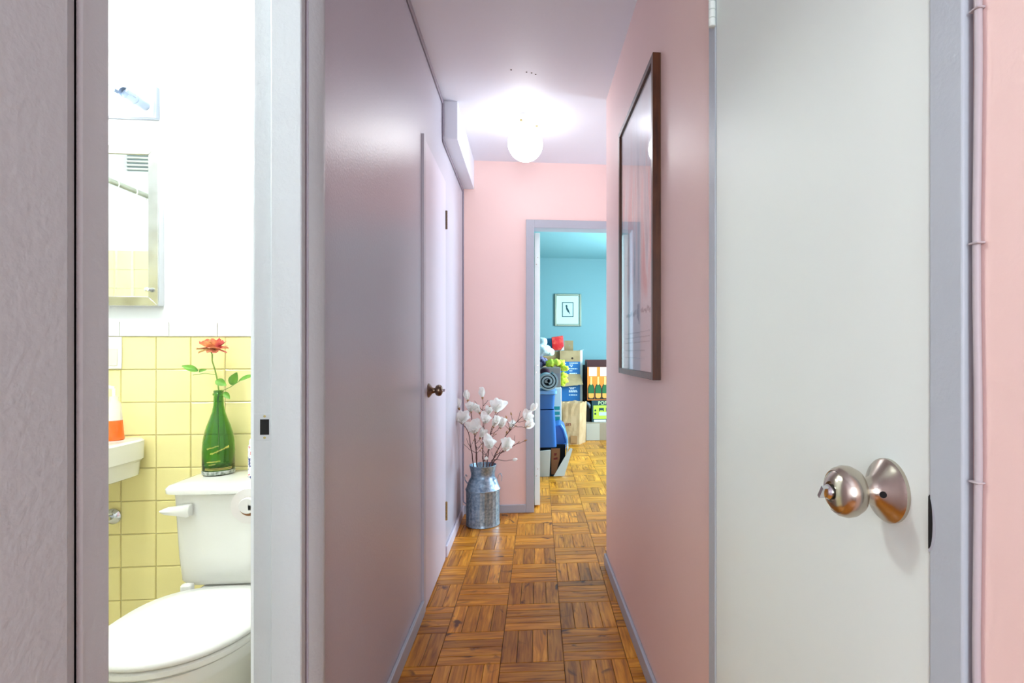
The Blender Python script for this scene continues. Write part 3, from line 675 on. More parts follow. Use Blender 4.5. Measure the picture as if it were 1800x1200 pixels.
bm = BM(); box(bm, TX - 0.11, TX + 0.11, 1.70, 1.90, 0.31, 0.405); obj('tank_shelf', bm, M_porc, t, bevel=0.012)
bm = BM(); loft(bm, [egg(0.380, 1.300, 1.705, 0.183), egg(0.384, 1.296, 1.708, 0.186), egg(0.394, 1.296, 1.708, 0.186), egg(0.399, 1.302, 1.705, 0.181)]); obj('seat', bm, M_plastic, t, smooth=True)
bm = BM(); loft(bm, [egg(0.402, 1.297, 1.712, 0.184), egg(0.406, 1.293, 1.715, 0.188), egg(0.413, 1.293, 1.715, 0.188), egg(0.420, 1.302, 1.71, 0.180), egg(0.4245, 1.35, 1.68, 0.14), egg(0.4265, 1.42, 1.62, 0.07), egg(0.427, 1.5, 1.55, 0.01)]); obj('seat_lid', bm, M_plastic, t, smooth=True, angle=60)
for s in (-1, 1):
    bm = BM(); box(bm, TX + s * 0.125 - 0.016, TX + s * 0.125 + 0.016, 1.705, 1.728, 0.39, 0.428); obj('seat_hinge', bm, M_plastic, t, bevel=0.006)
def rbox(z, hw, y0, y1, p=7, n=64): return sup(TX, (y0 + y1) / 2, z, hw, (y1 - y0) / 2, n, p)
bm = BM(); loft(bm, [rbox(0.405, 0.145, 1.76, 1.91), rbox(0.41, 0.160, 1.748, 1.915), rbox(0.425, 0.169, 1.738, 1.92), rbox(0.50, 0.172, 1.728, 1.922), rbox(0.694, 0.178, 1.715, 1.925)]); obj('tank', bm, M_porc, t, smooth=True, angle=50)
bm = BM(); loft(bm, [rbox(0.694, 0.184, 1.704, 1.926), rbox(0.698, 0.192, 1.694, 1.926), rbox(0.712, 0.193, 1.692, 1.926), rbox(0.720, 0.186, 1.70, 1.924), rbox(0.7225, 0.172, 1.715, 1.918), rbox(0.7235, 0.10, 1.76, 1.88)]); obj('tank_lid', bm, M_porc, t, smooth=True, angle=60)
bm = BM()
loft(bm, [[Vector((x, 1.70 - dy, 0.650 + z)) for dy, z in ((-0.012, -hh), (0.006 * k, -hh), (0.010 * k, 0), (0.006 * k, hh), (-0.012, hh))] for x, hh, k in ((-0.992, 0.016, 1.2), (-0.998, 0.018, 1.6), (-1.03, 0.0125, 1.5), (-1.06, 0.009, 1.3), (-1.074, 0.003, 0.8))])
obj('flush_lever', bm, M_plastic, t, smooth=True, angle=50)

# wall hung basin
t = thing('basin', 'white wall hung wash basin beside the toilet under the mirror', 'sink', (-1.49, 1.72, 0.70))
bx0, bx1, by0, by1, bz0, bz1 = -1.735, -1.246, 1.49, BY1 - 0.008, 0.715, 0.835
def rr(cx, cy, z, hx, hy, p, n=56): return sup(cx, cy, z, hx, hy, n, p)
bcx, bcy = (bx0 + bx1) / 2, (by0 + by1) / 2; hx, hy = (bx1 - bx0) / 2, (by1 - by0) / 2
bm = BM(); loft(bm, [rr(bcx, bcy, bz0, hx - 0.02, hy - 0.012, 9), rr(bcx, bcy, bz0 + 0.004, hx - 0.012, hy - 0.006, 9), rr(bcx, bcy, 0.762, hx - 0.009, hy - 0.003, 9), rr(bcx, bcy, 0.772, hx - 0.001, hy - 0.001, 10), rr(bcx, bcy, 0.829, hx, hy, 10), rr(bcx, bcy, bz1, hx - 0.005, hy - 0.005, 10),
     rr(bcx, bcy - 0.055, bz1, hx - 0.045, hy - 0.085, 3.5), rr(bcx, bcy - 0.055, bz1 - 0.012, hx - 0.058, hy - 0.1, 3), rr(bcx, bcy - 0.055, 0.755, hx - 0.1, hy - 0.13, 2.5), rr(bcx, bcy - 0.055, 0.735, 0.05, 0.04, 2)])
obj('bowl', bm, M_porc, t, smooth=True, angle=35)
bm = BM(); lathe(bm, [(0.02, 0), (0.02, 0.002)], (bcx, bcy - 0.055, 0.7352), (0, 0, 1), 20); obj('drain', bm, M_chrome, t)
bm = BM(); lathe(bm, [(0.02, 0), (0.018, 0.05), (0.014, 0.06)], (bcx, by1 - 0.06, bz1), (0, 0, 1), 20); tube(bm, [(bcx, by1 - 0.06, bz1 + 0.05), (bcx, by1 - 0.10, bz1 + 0.065), (bcx, by1 - 0.15, bz1 + 0.055)], [0.012, 0.011, 0.009], 12); obj('faucet', bm, M_chrome, t, smooth=True)
t2 = thing('water_valve', 'round chrome valve cover on yellow tiles under basin', 'valve', (-1.43, BY1 - 0.008, 0.575))
p0 = at(199, 907, BY1 - 0.01)
t2.location = p0
bm = BM(); lathe(bm, [(0.0, 0), (0.026, 0), (0.026, 0.004), (0.018, 0.012), (0.012, 0.014)], p0, (0, -1, 0), 28); obj('escutcheon', bm, M_chrome, t2, smooth=True)
bm = BM(); tube(bm, [p0, p0 + Vector((0, -0.05, 0)), p0 + Vector((0, -0.055, 0.0)), p0 + Vector((-0.01, -0.055, 0.03)), p0 + Vector((-0.03, -0.055, 0.12))], [0.009, 0.009, 0.009, 0.006, 0.006], 12); obj('pipe', bm, M_chrome, t2, smooth=True)

# white soap holder plate set in the tiles
p0 = at(215, 592, BY1 - 0.01); p1 = at(215, 648, BY1 - 0.01)
t = thing('wall_outlet', 'white outlet plate on the tiles under the mirror cabinet', 'outlet', (p0.x - 0.05, BY1, p1.z))
bm = BM(); box(bm, p0.x - 0.075, p0.x, BY1 - 0.016, BY1 - 0.0085, p1.z, p0.z); obj('plate', bm, M_plastic, t, bevel=0.003)
bm = BM(); box(bm, p0.x - 0.066, p0.x - 0.010, BY1 - 0.019, BY1 - 0.016, p1.z + 0.010, p1.z + 0.068); obj('socket', bm, mat('beige_plastic', rgb(230, 224, 200), 0.35), t, bevel=0.002)

# mirror cabinet
cx1, cx0, cz0, cz1, cy = -1.2143, -1.62, 1.27, 1.797, 1.912
t = thing('mirror_cabinet', 'steel framed mirror cabinet above the basin', 'cabinet', ((cx0 + cx1) / 2, BY1, cz0))
bm = BM(); box(bm, cx0, cx1, cy + 0.002, BY1, cz0, cz1); obj('body', bm, mat('painted_steel', rgb(206, 208, 210), 0.35), t, bevel=0.002)
M_steel = mat('stainless_frame', rgb(200, 202, 198), 0.25, 1.0, bump=(30, 0.05, 0.002), vary=(12, rgb(170, 170, 160), 0.45, 0.75))
fr = 0.03
def mitre(pts): 
    bm = BM(); prism(bm, [Vector((x, cy - 0.004, z)) for x, z in pts], (0, 0.006, 0)); return bm
obj('frame_side', mitre([(cx1, cz0), (cx1, cz1), (cx1 - fr, cz1 - fr), (cx1 - fr, cz0 + fr)]), M_steel, t, bevel=0.001)
obj('frame_side', mitre([(cx0, cz0), (cx0 + fr, cz0 + fr), (cx0 + fr, cz1 - fr), (cx0, cz1)]), M_steel, t, bevel=0.001)
obj('frame_top', mitre([(cx0, cz1), (cx0 + fr, cz1 - fr), (cx1 - fr, cz1 - fr), (cx1, cz1)]), M_steel, t, bevel=0.001)
obj('frame_bottom', mitre([(cx0, cz0), (cx1, cz0), (cx1 - fr, cz0 + fr), (cx0 + fr, cz0 + fr)]), M_steel, t, bevel=0.001)
bm = BM(); box(bm, cx0 + fr - 0.002, cx1 - fr + 0.002, cy, cy + 0.0025, cz0 + fr - 0.002, cz1 - fr + 0.002); obj('mirror', bm, M_mirror, t)
p0 = at(263, 509, cy - 0.004); bm = BM(); lathe(bm, [(0.004, -0.004), (0.004, 0.008), (0.0075, 0.011), (0.0075, 0.015), (0, 0.017)], p0, (0, -1, 0), 16); obj('knob', bm, M_chrome, t, smooth=True)

# vanity light bar above the cabinet
t = thing('vanity_light', 'white wall light bar with bulb sockets above mirror cabinet', 'lamp', (-1.53, BY1, 1.945))
bm = BM(); box(bm, -1.83, -1.228, BY1 - 0.018, BY1, 1.893, 2.0); obj('back_plate', bm, mat('grey_plate_rim', rgb(150, 158, 170), 0.35), t, bevel=0.002)
bm = BM(); box(bm, -1.822, -1.236, BY1 - 0.0205, BY1 - 0.018, 1.900, 1.994); obj('front_plate', bm, M_plastic, t, bevel=0.001)
for i, x in enumerate((-1.262, -1.455, -1.65, -1.79)):
    o = Vector((x, BY1 - 0.018, 1.932)); bm = BM()
    lathe(bm, [(0.016, 0), (0.0165, 0.045), (0.0185, 0.046), (0.0185, 0.056), (0.0175, 0.057), (0.018, 0.096), (0.0155, 0.097), (0.0145, 0.085), (0.0, 0.085)], o, (0, -1, 0), 24); obj('socket', bm, mat('grey_white_socket', rgb(150, 164, 184), 0.3, 0.5), t, smooth=True, angle=35)
    if i == 0:
        for s in (-1, 1):
            bm = BM(); box(bm, x + s * 0.0185 - 0.003, x + s * 0.0185 + 0.003, o.y - 0.112, o.y - 0.07, o.z - 0.006, o.z + 0.006); obj('clip', bm, MATS['grey_white_socket'], t, bevel=0.002)
    elif i < 3:
        bm = BM(); lathe(bm, [(0.012, 0.085), (0.013, 0.105), (0.022, 0.125), (0.030, 0.15), (0.030, 0.165), (0.022, 0.185), (0.0, 0.194)], o, (0, -1, 0), 24)
        obj('bulb', bm, mat('lit_bulb_glass', (1, 1, 1, 1), 0.3, emit=((1.0, 0.985, 0.96, 1), BULB_STRENGTH)), t, smooth=True)

# unseen ceiling globe added as fill for the bathroom and the door opposite
gx, gy = -1.15, 1.12
t = thing('added_bathroom_fill_globe', 'unseen white fill globe added on the bathroom ceiling', 'lamp', (gx, gy, CEIL))
bm = BM(); lathe(bm, [(0.0, 0), (0.062, 0), (0.064, -0.01), (0.060, -0.04), (0.05, -0.05), (0, -0.05)], (gx, gy, CEIL), (0, 0, 1), 32); obj('fitter', bm, M_plastic, t, smooth=True)
bm = BM(); sphere(bm, (gx, gy, CEIL - 0.13), 0.085); obj('globe', bm, mat('lit_fill_globe', (1, 1, 1, 1), 0.3, emit=((0.95, 1.0, 0.98, 1), BATH_FILL_STRENGTH)), t, smooth=True)

# green bottle with rose, on the tank lid
BXc, BYc, BZ = -1.0, 1.862, 0.7235
t = thing('green_bottle', 'green sparkling wine bottle with gold script on the toilet tank', 'bottle', (BXc, BYc, BZ))
def green_glass():
    m = mat('green_bottle_glass', rgb(128, 188, 88), 0.03, trans=1.0, ior=1.5); return m
out = [(0.0, 0.012), (0.030, 0.006), (0.040, 0.0), (0.0445, 0.004), (0.0455, 0.02), (0.0455, 0.075), (0.044, 0.105), (0.040, 0.13), (0.0335, 0.155), (0.0255, 0.178), (0.0185, 0.20), (0.0148, 0.222), (0.0138, 0.246), (0.0138, 0.2535), (0.0165, 0.2545), (0.0165, 0.260), (0.0142, 0.261), (0.0142, 0.268), (0.0135, 0.27)]
inn = [(0.0115, 0.27), (0.0115, 0.245), (0.0125, 0.222), (0.016, 0.2), (0.023, 0.178), (0.031, 0.155), (0.0375, 0.13), (0.0415, 0.105), (0.043, 0.075), (0.043, 0.022), (0.036, 0.012), (0.0, 0.022)]
bm = BM(); lathe(bm, out + inn, (BXc, BYc, BZ), (0, 0, 1), 48); obj('glass', bm, green_glass(), t, smooth=True, angle=70)
M_gold = mat('gold_print', rgb(226, 206, 110), 0.35, 0.4)
def on_bottle(ang, z, extra=0.0006):
    r = 0.0455
    for (r0, h0), (r1, h1) in zip(out, out[1:]):
        if h0 <= z <= h1: r = r0 + (r1 - r0) * (z - h0) / max(h1 - h0, 1e-6)
    return Vector((BXc + (r + extra) * math.cos(ang), BYc + (r + extra) * math.sin(ang), BZ + z))
face = math.atan2(-BYc, -BXc)
def bscript(a0, a1, z0, z1, amp, n, seed, r=0.0006):
    rnd = random.Random(seed); pts = []
    for i in range(n + 1):
        f = i / n; pts.append(on_bottle(face + a0 + (a1 - a0) * f, z0 + (z1 - z0) * f + amp * math.sin(i * 2.1) * rnd.uniform(.2, 1)))
    bm = BM(); tube(bm, pts, r, 5); obj('script', bm, M_gold, t)
bscript(-0.75, 0.0, 0.086, 0.096, 0.004, 30, 1); bscript(-0.5, 0.65, 0.070, 0.092, 0.005, 44, 2, 0.0008); bscript(-0.75, 0.1, 0.044, 0.048, 0.003, 36, 3); bscript(-0.6, -0.2, 0.036, 0.038, 0.002, 16, 4)
for i, z in enumerate((0.024, 0.020)): bscript(-0.9, 0.9, z, z, 0.0018, 70, 5 + i, 0.0005)
bm = BM(); lathe(bm, [(0.0458, 0.003), (0.0462, 0.004), (0.0462, 0.014), (0.0458, 0.0145)], (BXc, BYc, BZ), (0, 0, 1), 48); obj('foil_band', bm, mat('worn_silver_label', rgb(190, 196, 190), 0.4, 0.3, vary=(90, rgb(120, 130, 118), 0.4, 0.6)), t, smooth=True)
# the rose
M_stem = mat('rose_stem', rgb(130, 160, 70), 0.5); M_leaf = mat('rose_leaf', rgb(110, 165, 55), 0.4, vary=(30, rgb(80, 135, 45), 0.4, 0.65))
yR = BYc - 0.005
t = thing('rose', 'coral pink open rose on leafy stem in green bottle', 'flower', (BXc, yR, BZ + 0.20))
S = [Vector((BXc + 0.004, yR, BZ + 0.06)), Vector((BXc, yR, BZ + 0.24)), at(385, 690, yR), at(383, 672, yR), at(378, 650, yR), at(373, 634, yR), at(373, 622, yR)]
bm = BM(); tube(bm, S, [0.0022] * 5 + [0.002, 0.0024], 8); obj('stem', bm, M_stem, t, smooth=True)
def leaf(parent, a, b, wd, up=Vector((0, -0.35, 1)), bend=0.12):
    a, b = Vector(a), Vector(b); d = b - a; n = up.normalized(); side = d.cross(n).normalized(); n = side.cross(d).normalized()
    bm = BM(); rows = []
    for i in range(8):
        f = i / 7; ww = wd * math.sin(math.pi * (0.06 + 0.9 * f ** 0.9)) ; c = a + d * f - n * bend * d.length * f * f
        rows.append([bm.verts.new(c + side * ww * g + n * abs(g) * ww * 0.35) for g in (-1, -0.5, 0, 0.5, 1)])
    for r0, r1 in zip(rows, rows[1:]):
        for j in range(4): bm.faces.new((r0[j], r1[j], r1[j + 1], r0[j + 1]))
    return obj('leaf', bm, M_leaf, parent, smooth=True, angle=180)
V = Vector
bm = BM(); tube(bm, [at(379, 658, yR), at(360, 656, yR - .01), at(339, 659, yR - .02)], 0.0012, 6); obj('leaf_stalk', bm, M_stem, t)
bm = BM(); tube(bm, [at(388, 688, yR), at(405, 680, yR - .01), at(423, 668, yR - .015)], 0.0012, 6); obj('leaf_stalk', bm, M_stem, t)
leaf(t, at(348, 652, yR - .02), at(320, 642, yR - .04), 0.011, V((0.2, -1, .6))); leaf(t, at(350, 654, yR - .0), at(363, 648, yR + .02), 0.0085, V((0, -1, .8)))
leaf(t, at(380, 668, yR - .01), at(397, 677, yR - .03), 0.0125, V((.1, -1, .5)), 0.05); leaf(t, at(420, 669, yR - .012), at(446, 657, yR - .03), 0.009, V((.1, -1, .8)))
leaf(t, at(406, 676, yR - .01), at(416, 655, yR - .03), 0.0135, V((.5, -1, .3)), 0.05); leaf(t, at(394, 689, yR - .01), at(404, 701, yR - .02), 0.0085, V((.3, -1, .2)), 0.0)
ctr = at(374, 612, yR)
for k in range(5):
    a = 2 * math.pi * k / 5; leaf(t, ctr + V((0, -.004, -.006)), ctr + V((0.014 * math.cos(a), -.012, -.006 + 0.014 * math.sin(a))), 0.0035, V((0, -1, 0)), 0.0).name = 'sepal'
M_rose = mat('coral_rose_petal', rgb(240, 116, 120), 0.5, vary=(30, rgb(255, 200, 140), 0.44, 0.60), sss=0.1)
def rose_petal(ang, r, lift, sz):
    bm = BM(); rows = []
    for i in range(6):
        f = i / 5; ww = sz * (0.30 + 0.70 * math.sin(math.pi * (0.12 + 0.68 * f))); rr_ = r * f; zz = lift * f ** 1.4
        row = []
        for g in (-1, -0.5, 0, 0.5, 1):
            x = rr_ - 0.15 * sz * g * g; y = g * ww
            row.append(bm.verts.new(ctr + V((x * math.cos(ang) - y * math.sin(ang), (x * math.sin(ang) + y * math.cos(ang)) * 0.9 - 0.0, zz + 0.003 * math.sin(4 * g + ang * 3) + 0.22 * sz * g * g * (1 if lift > 0 else .3)))))
        rows.append(row)
    for r0, r1 in zip(rows, rows[1:]):
        for j in range(4): bm.faces.new((r0[j], r1[j], r1[j + 1], r0[j + 1]))
    obj('petal', bm, M_rose, t, smooth=True, angle=180)
for k in range(7): rose_petal(2 * math.pi * k / 7 + 0.3, 0.047, random.uniform(-0.004, 0.008), 0.023)
for k in range(4): rose_petal(2 * math.pi * k / 4 - 1.2, 0.040, -0.014, 0.017)
for k in range(6): rose_petal(2 * math.pi * k / 6 + 0.1, 0.038, random.uniform(0.016, 0.024), 0.021)
for k in range(5): rose_petal(2 * math.pi * k / 5 + 0.5, 0.024, 0.028, 0.017)

# patterned spray can beside the bottle
p0 = at(450, 830, 1.80); p0.z = 0.7235
t = thing('spray_can', 'small white can with blue and red pattern on toilet tank', 'can', tuple(p0))
def can_mat():
    m = bpy.data.materials.new('patterned_can_print'); m.use_nodes = True; nt = m.node_tree; L = nt.links; N = nt.nodes.new; p = nt.nodes['Principled BSDF']
    tc = N('ShaderNodeTexCoord'); v = N('ShaderNodeTexNoise'); v.inputs['Scale'].default_value = 75; v.inputs['Detail'].default_value = 1; L.new(tc.outputs['Object'], v.inputs['Vector'])
    r = N('ShaderNodeValToRGB'); r.color_ramp.interpolation = 'CONSTANT'; e = r.color_ramp.elements; e[0].position = 0; e[0].color = rgb(40, 60, 130); e[1].position = 0.39; e[1].color = rgb(245, 245, 245)
    for pos, c in ((0.58, rgb(214, 40, 60)), (0.63, rgb(245, 245, 245)), (0.7, rgb(40, 150, 190))): x = e.new(pos); x.color = c
    L.new(v.outputs['Fac'], r.inputs['Fac']); L.new(r.outputs[0], p.inputs['Base Color']); p.inputs['Roughness'].default_value = 0.3; return m
bm = BM(); lathe(bm, [(0.0, 0), (0.021, 0), (0.022, 0.003), (0.022, 0.098), (0.019, 0.104)], p0, (0, 0, 1), 32); obj('body', bm, can_mat(), t, smooth=True)
bm = BM(); lathe(bm, [(0.019, 0.102), (0.019, 0.116), (0.016, 0.121), (0, 0.122)], p0, (0, 0, 1), 32); obj('cap', bm, M_plastic, t, smooth=True)

# soap bottle on the basin
p0 = at(200, 770, 1.87); p0.z = 0.8362
t = thing('soap_bottle', 'clear bottle of orange soap on the basin rim', 'bottle', tuple(p0))
bm = BM(); lathe(bm, [(0.0, 0), (0.026, 0), (0.027, 0.004), (0.0225, 0.062), (0.0, 0.062)], p0, (0, 0, 1), 32); obj('soap', bm, mat('orange_soap', rgb(255, 112, 40), 0.15, sss=0.3), t, smooth=True, angle=50)
bm = BM(); lathe(bm, [(0.0225, 0.063), (0.019, 0.115), (0.012, 0.125), (0.012, 0.14), (0.0, 0.14)], p0, (0, 0, 1), 32); obj('upper_bottle', bm, mat('frosted_clear', rgb(244, 242, 236), 0.25, alpha=0.55), t, smooth=True)
bm = BM(); lathe(bm, [(0.005, 0.14), (0.005, 0.165)], p0, (0, 0, 1), 12); tube(bm, [p0 + V((0, 0, .165)), p0 + V((-.012, -.008, .17)), p0 + V((-.035, -.02, .166))], 0.006, 10); obj('pump', bm, M_plastic, t, smooth=True)

# toilet roll on its holder
p0 = V((-0.603, 1.24, 0.782))
t = thing('toilet_roll', 'toilet paper roll on the wall beside the doorway', 'toilet paper', tuple(p0))
bm = BM(); lathe(bm, [(0.0205, 0), (0.0385, 0), (0.039, 0.002), (0.039, 0.098), (0.0385, 0.1), (0.0205, 0.1)], p0, (0, 1, 0), 40)
bm.faces.ensure_lookup_table(); obj('paper', bm, mat('white_tissue', rgb(244, 242, 236), 0.9, bump=(90, 0.2, 0.001)), t, smooth=True, angle=40)
bm = BM(); lathe(bm, [(0.0205, -0.0015), (0.0205, 0.0), (0.0, 0.0)], p0, (0, 1, 0), 32); obj('core', bm, mat('brown_card_core', rgb(150, 104, 66), 0.85), t, smooth=True, angle=40)
t = thing('roll_holder', 'white spindle holder carrying the toilet paper roll', 'holder', (-0.56, 1.29, 0.782))
bm = BM(); lathe(bm, [(0.0, -0.012), (0.016, -0.012), (0.0172, -0.01), (0.0172, -0.002)], p0 + V((0.0, 0, 0.0035)), (0, 1, 0), 24); obj('spindle', bm, M_plastic, t, smooth=True)
for y in (1.228, 1.346):
    bm = BM(); box(bm, -0.603, -0.56, y, y + 0.008, 0.774, 0.79); obj('arm', bm, M_porc, t, bevel=0.003)

# shower rail, rings, curtain and air vent, seen in the mirror
RXc, RZ = -2.02, 1.95
t = thing('shower_rail', 'grey shower curtain rail seen in the mirror', 'rail', (RXc, 1.17, RZ))
bm = BM(); tube(bm, [(RXc, BY0 + 0.008, RZ), (RXc, BY1, RZ)], 0.0125, 16); obj('rod', bm, mat('grey_rod', rgb(150, 152, 140), 0.4, 0.4), t, smooth=True)
for i in range(8):
    y = 0.46 + i * 0.125; bm = BM(); pts = [(RXc + 0.020 * math.sin(2 * math.pi * k / 20), y, RZ - 0.006 + 0.021 * math.cos(2 * math.pi * k / 20)) for k in range(21)]
    tube(bm, pts, 0.0018, 6); tag(obj('curtain_ring', bm, M_plastic, None, smooth=True), 'white curtain ring on the shower rail in the mirror', 'ring', 'curtain rings on the shower rail')
bm = BM(); rows = []
for zi in range(9):
    z = RZ - 0.035 - zi * (1.6 / 8); row = []
    for yi in range(97):
        y = 0.44 + yi * 0.98 / 96; ph = (y - 0.46) / 0.125 * 2 * math.pi; row.append(bm.verts.new((RXc + 0.022 * math.sin(ph) + 0.008 * math.sin(ph * 0.5 + zi), y, z)))
    rows.append(row)
for r0, r1 in zip(rows, rows[1:]):
    for j in range(96): bm.faces.new((r0[j], r1[j], r1[j + 1], r0[j + 1]))
tag(obj('shower_curtain', bm, mat('translucent_white_vinyl', rgb(248, 250, 250), 0.35, alpha=0.16), None, smooth=True, angle=180), 'translucent white shower curtain seen in the mirror', 'curtain')
t = thing('air_vent', 'small slatted air vent high on the wall in the mirror', 'vent', (-2.26, BY0, 2.24))
bm = BM(); box(bm, -2.345, -2.175, BY0, BY0 + 0.006, 2.185, 2.295); obj('back', bm, mat('vent_dark', rgb(120, 135, 140), 0.6), t)
for i in range(5):
    bm = BM(); z = 2.190 + i * 0.022; box(bm, -2.345, -2.175, BY0 + 0.004, BY0 + 0.016, z, z + 0.010); obj('slat', bm, M_plastic, t, bevel=0.002)

# ------------------------------------------------------------------ bedroom things
M_card = mat('brown_cardboard', rgb(176, 148, 108), 0.85, vary=(6, rgb(160, 132, 94), 0.4, 0.6))
M_card2 = mat('greyish_cardboard', rgb(160, 140, 118), 0.85)
M_blueprint = mat('blue_printed_card', rgb(30, 100, 160), 0.6)
M_whitecard = mat('white_card', rgb(222, 226, 228), 0.7)
M_ink_w = mat('white_print', rgb(216, 226, 234), 0.7)
M_blue = mat('blue_bin_plastic', rgb(52, 106, 176), 0.35)
M_bluel = mat('light_blue_bin_rim', rgb(110, 160, 215), 0.35)
def abox(name, u0, u1, v0, v1, y, depth, m, parent=None, bevel=0.004, z0=None, z1=None):
    a, b = at(u0, v1, y), at(u1, v0, y)
    bm = BM(); box(bm, a.x, b.x, y, y + depth, a.z if z0 is None else z0, b.z if z1 is None else z1)
    return obj(name, bm, m, parent, bevel=bevel)
def zat(v, y, u=1000): return at(u, v, y).z
def lines(parent, rows, y, m, seed=0):
    """rows of small print as short raised strokes: (u0, u1, v)"""
    rnd = random.Random(seed)
    for u0, u1, v in rows:
        bm = BM(); u = u0
        while u < u1:
            wv = rnd.uniform(1.5, 4.0); a, b = at(u, v + 0.8, y), at(min(u + wv, u1), v - 0.8, y); box(bm, a.x, b.x, y - 0.001, y, a.z, b.z); u += wv + rnd.uniform(0.4, 0.9)
        obj('print_line', bm, m, parent)

# framed bird print
t = thing('bird_print', 'small silver framed bird print on teal bedroom wall', 'picture', tuple(at(998, 573, RY1)))
M_silver = mat('silver_gilt_frame', rgb(168, 170, 150), 0.35, 0.6)
y = RY1 - 0.03
a, b = at(975, 573, y), at(1022, 516.5, y); fw = 0.03
for nm, (x0, x1, z0, z1) in (('frame_side', (a.x, a.x + fw, a.z, b.z)), ('frame_side', (b.x - fw, b.x, a.z, b.z)), ('frame_bottom', (a.x + fw, b.x - fw, a.z, a.z + fw)), ('frame_top', (a.x + fw, b.x - fw, b.z - fw, b.z))):
    bm = BM(); box(bm, x0, x1, y, RY1, z0, z1); obj(nm, bm, M_silver, t, bevel=0.006)
bm = BM(); box(bm, a.x + fw - .002, b.x - fw + .002, RY1 - 0.014, RY1 - 0.002, a.z + fw - .002, b.z - fw + .002); obj('mat_board', bm, mat('pale_aqua_mat', rgb(214, 236, 230), 0.7), t)
a, b = at(988, 557, RY1 - 0.016), at(1008, 531, RY1 - 0.016)
bm = BM(); box(bm, a.x, b.x, RY1 - 0.0165, RY1 - 0.014, a.z, b.z); obj('dark_border', bm, mat('dark_teal_ink', rgb(40, 70, 74), 0.7), t)
bm = BM(); box(bm, a.x + .011, b.x - .011, RY1 - 0.0175, RY1 - 0.0165, a.z + .011, b.z - .011); obj('paper', bm, mat('aqua_paper', rgb(206, 232, 226), 0.7), t)
poly = [(994.3, 536.5), (995.6, 535.6), (997, 536.2), (997.6, 538), (997.2, 540), (999, 543), (1000.4, 546), (1001.2, 549), (1002.6, 552), (1001.6, 551.8), (999.6, 549.4), (997.2, 547.2), (995.4, 544), (994.6, 541), (994.9, 539), (993.6, 538)]
bm = BM(); prism(bm, [at(u, v, RY1 - 0.0175) for u, v in poly], (0, -0.0006, 0)); obj('bird', bm, MATS['dark_teal_ink'], t)

# lower right stack: cardboard box, lime green box, orange bottle carton
t = thing('cardboard_box', 'plain cardboard box on floor under the lime green box', 'box', tuple(at(1065, 776, 6.86)))
zt1 = zat(743, 6.86); bm = BM(); a, b = at(1030, 776, 6.86), at(1112, 743, 6.86); box(bm, a.x, b.x, 6.86, 7.3, 0.0, zt1); obj('body', bm, M_card2, t, bevel=0.005)
bm = BM(); c = at(1054, 776, 6.86); box(bm, a.x + 0.004, c.x, 6.857, 6.86, 0.004, zt1 - 0.012); obj('pale_panel', bm, mat('pale_grey_card', rgb(186, 176, 160), 0.85), t)
t = thing('lime_box', 'lime green and dark teal printed box under orange carton', 'box', tuple(at(1065, 743, 6.9)))
zt2 = zat(703.5, 6.9)
bm = BM(); a, b = at(1040, 743, 6.9), at(1112, 703, 6.9); box(bm, a.x, b.x, 6.9, 7.25, zt1, zt2); obj('body', bm, mat('dark_teal_card', rgb(30, 60, 66), 0.6), t, bevel=0.004)
M_lime = mat('lime_print', rgb(190, 220, 70), 0.6)
a, b = at(1043, 736, 6.9), at(1112, 712, 6.9); bm = BM(); box(bm, a.x, b.x, 6.897, 6.9, a.z, b.z); lp = obj('lime_panel', bm, M_lime, t)
a, b = at(1044, 742.6, 6.9), at(1065, 737, 6.9); bm = BM(); box(bm, a.x, b.x, 6.895, 6.9, zt1 + 0.003, b.z); obj('white_edge', bm, M_whitecard, t)
for u, v in ((1046.5, 721), (1046.5, 727)):
    bm = BM(); lathe(bm, [(0.013, 0), (0.013, 0.002)], at(u, v, 6.897), (0, -1, 0), 16); obj('round_mark', bm, MATS['dark_teal_card'], lp)
a, b = at(1053, 722.5, 6.897), at(1061.5, 716.5, 6.897); bm = BM(); box(bm, a.x, b.x, 6.895, 6.897, a.z + 0.012, b.z); box(bm, a.x, a.x + .012, 6.895, 6.897, a.z, a.z + .012); box(bm, b.x - .012, b.x, 6.895, 6.897, a.z, a.z + .012); obj('picture_mark', bm, MATS['dark_teal_card'], lp)
a, b = at(1053, 730, 6.897), at(1068, 724, 6.897); bm = BM(); box(bm, a.x, b.x, 6.895, 6.897, a.z, b.z); obj('pale_patch', bm, mat('pale_aqua_print', rgb(190, 225, 215), 0.6), lp)
a, b = at(1065, 722.5, 6.897), at(1072, 716.5, 6.897); bm = BM(); box(bm, a.x, b.x, 6.895, 6.897, a.z, b.z); obj('picture_mark', bm, MATS['dark_teal_card'], lp)
def text(body, parent, loc, size, m, name='lettering'):
    cu = bpy.data.curves.new(name, 'FONT'); cu.body = body; cu.size = size; cu.extrude = 0.0006; cu.align_x = 'CENTER'; cu.materials.append(m)
    tmp = bpy.data.objects.new(name, cu); C.objects.link(tmp); bpy.context.view_layer.update()
    me = bpy.data.meshes.new_from_object(tmp.evaluated_get(bpy.context.evaluated_depsgraph_get())); bpy.data.objects.remove(tmp)
    me.name = name; o = bpy.data.objects.new(name, me); C.objects.link(o); o.parent = parent; o.rotation_euler = (math.pi / 2, 0, 0); o.location = Vector(loc) - parent.location; return o
text('POP', t, at(1059, 711, 6.898), 0.062, mat('pale_lime_print', rgb(214, 236, 170), 0.6))

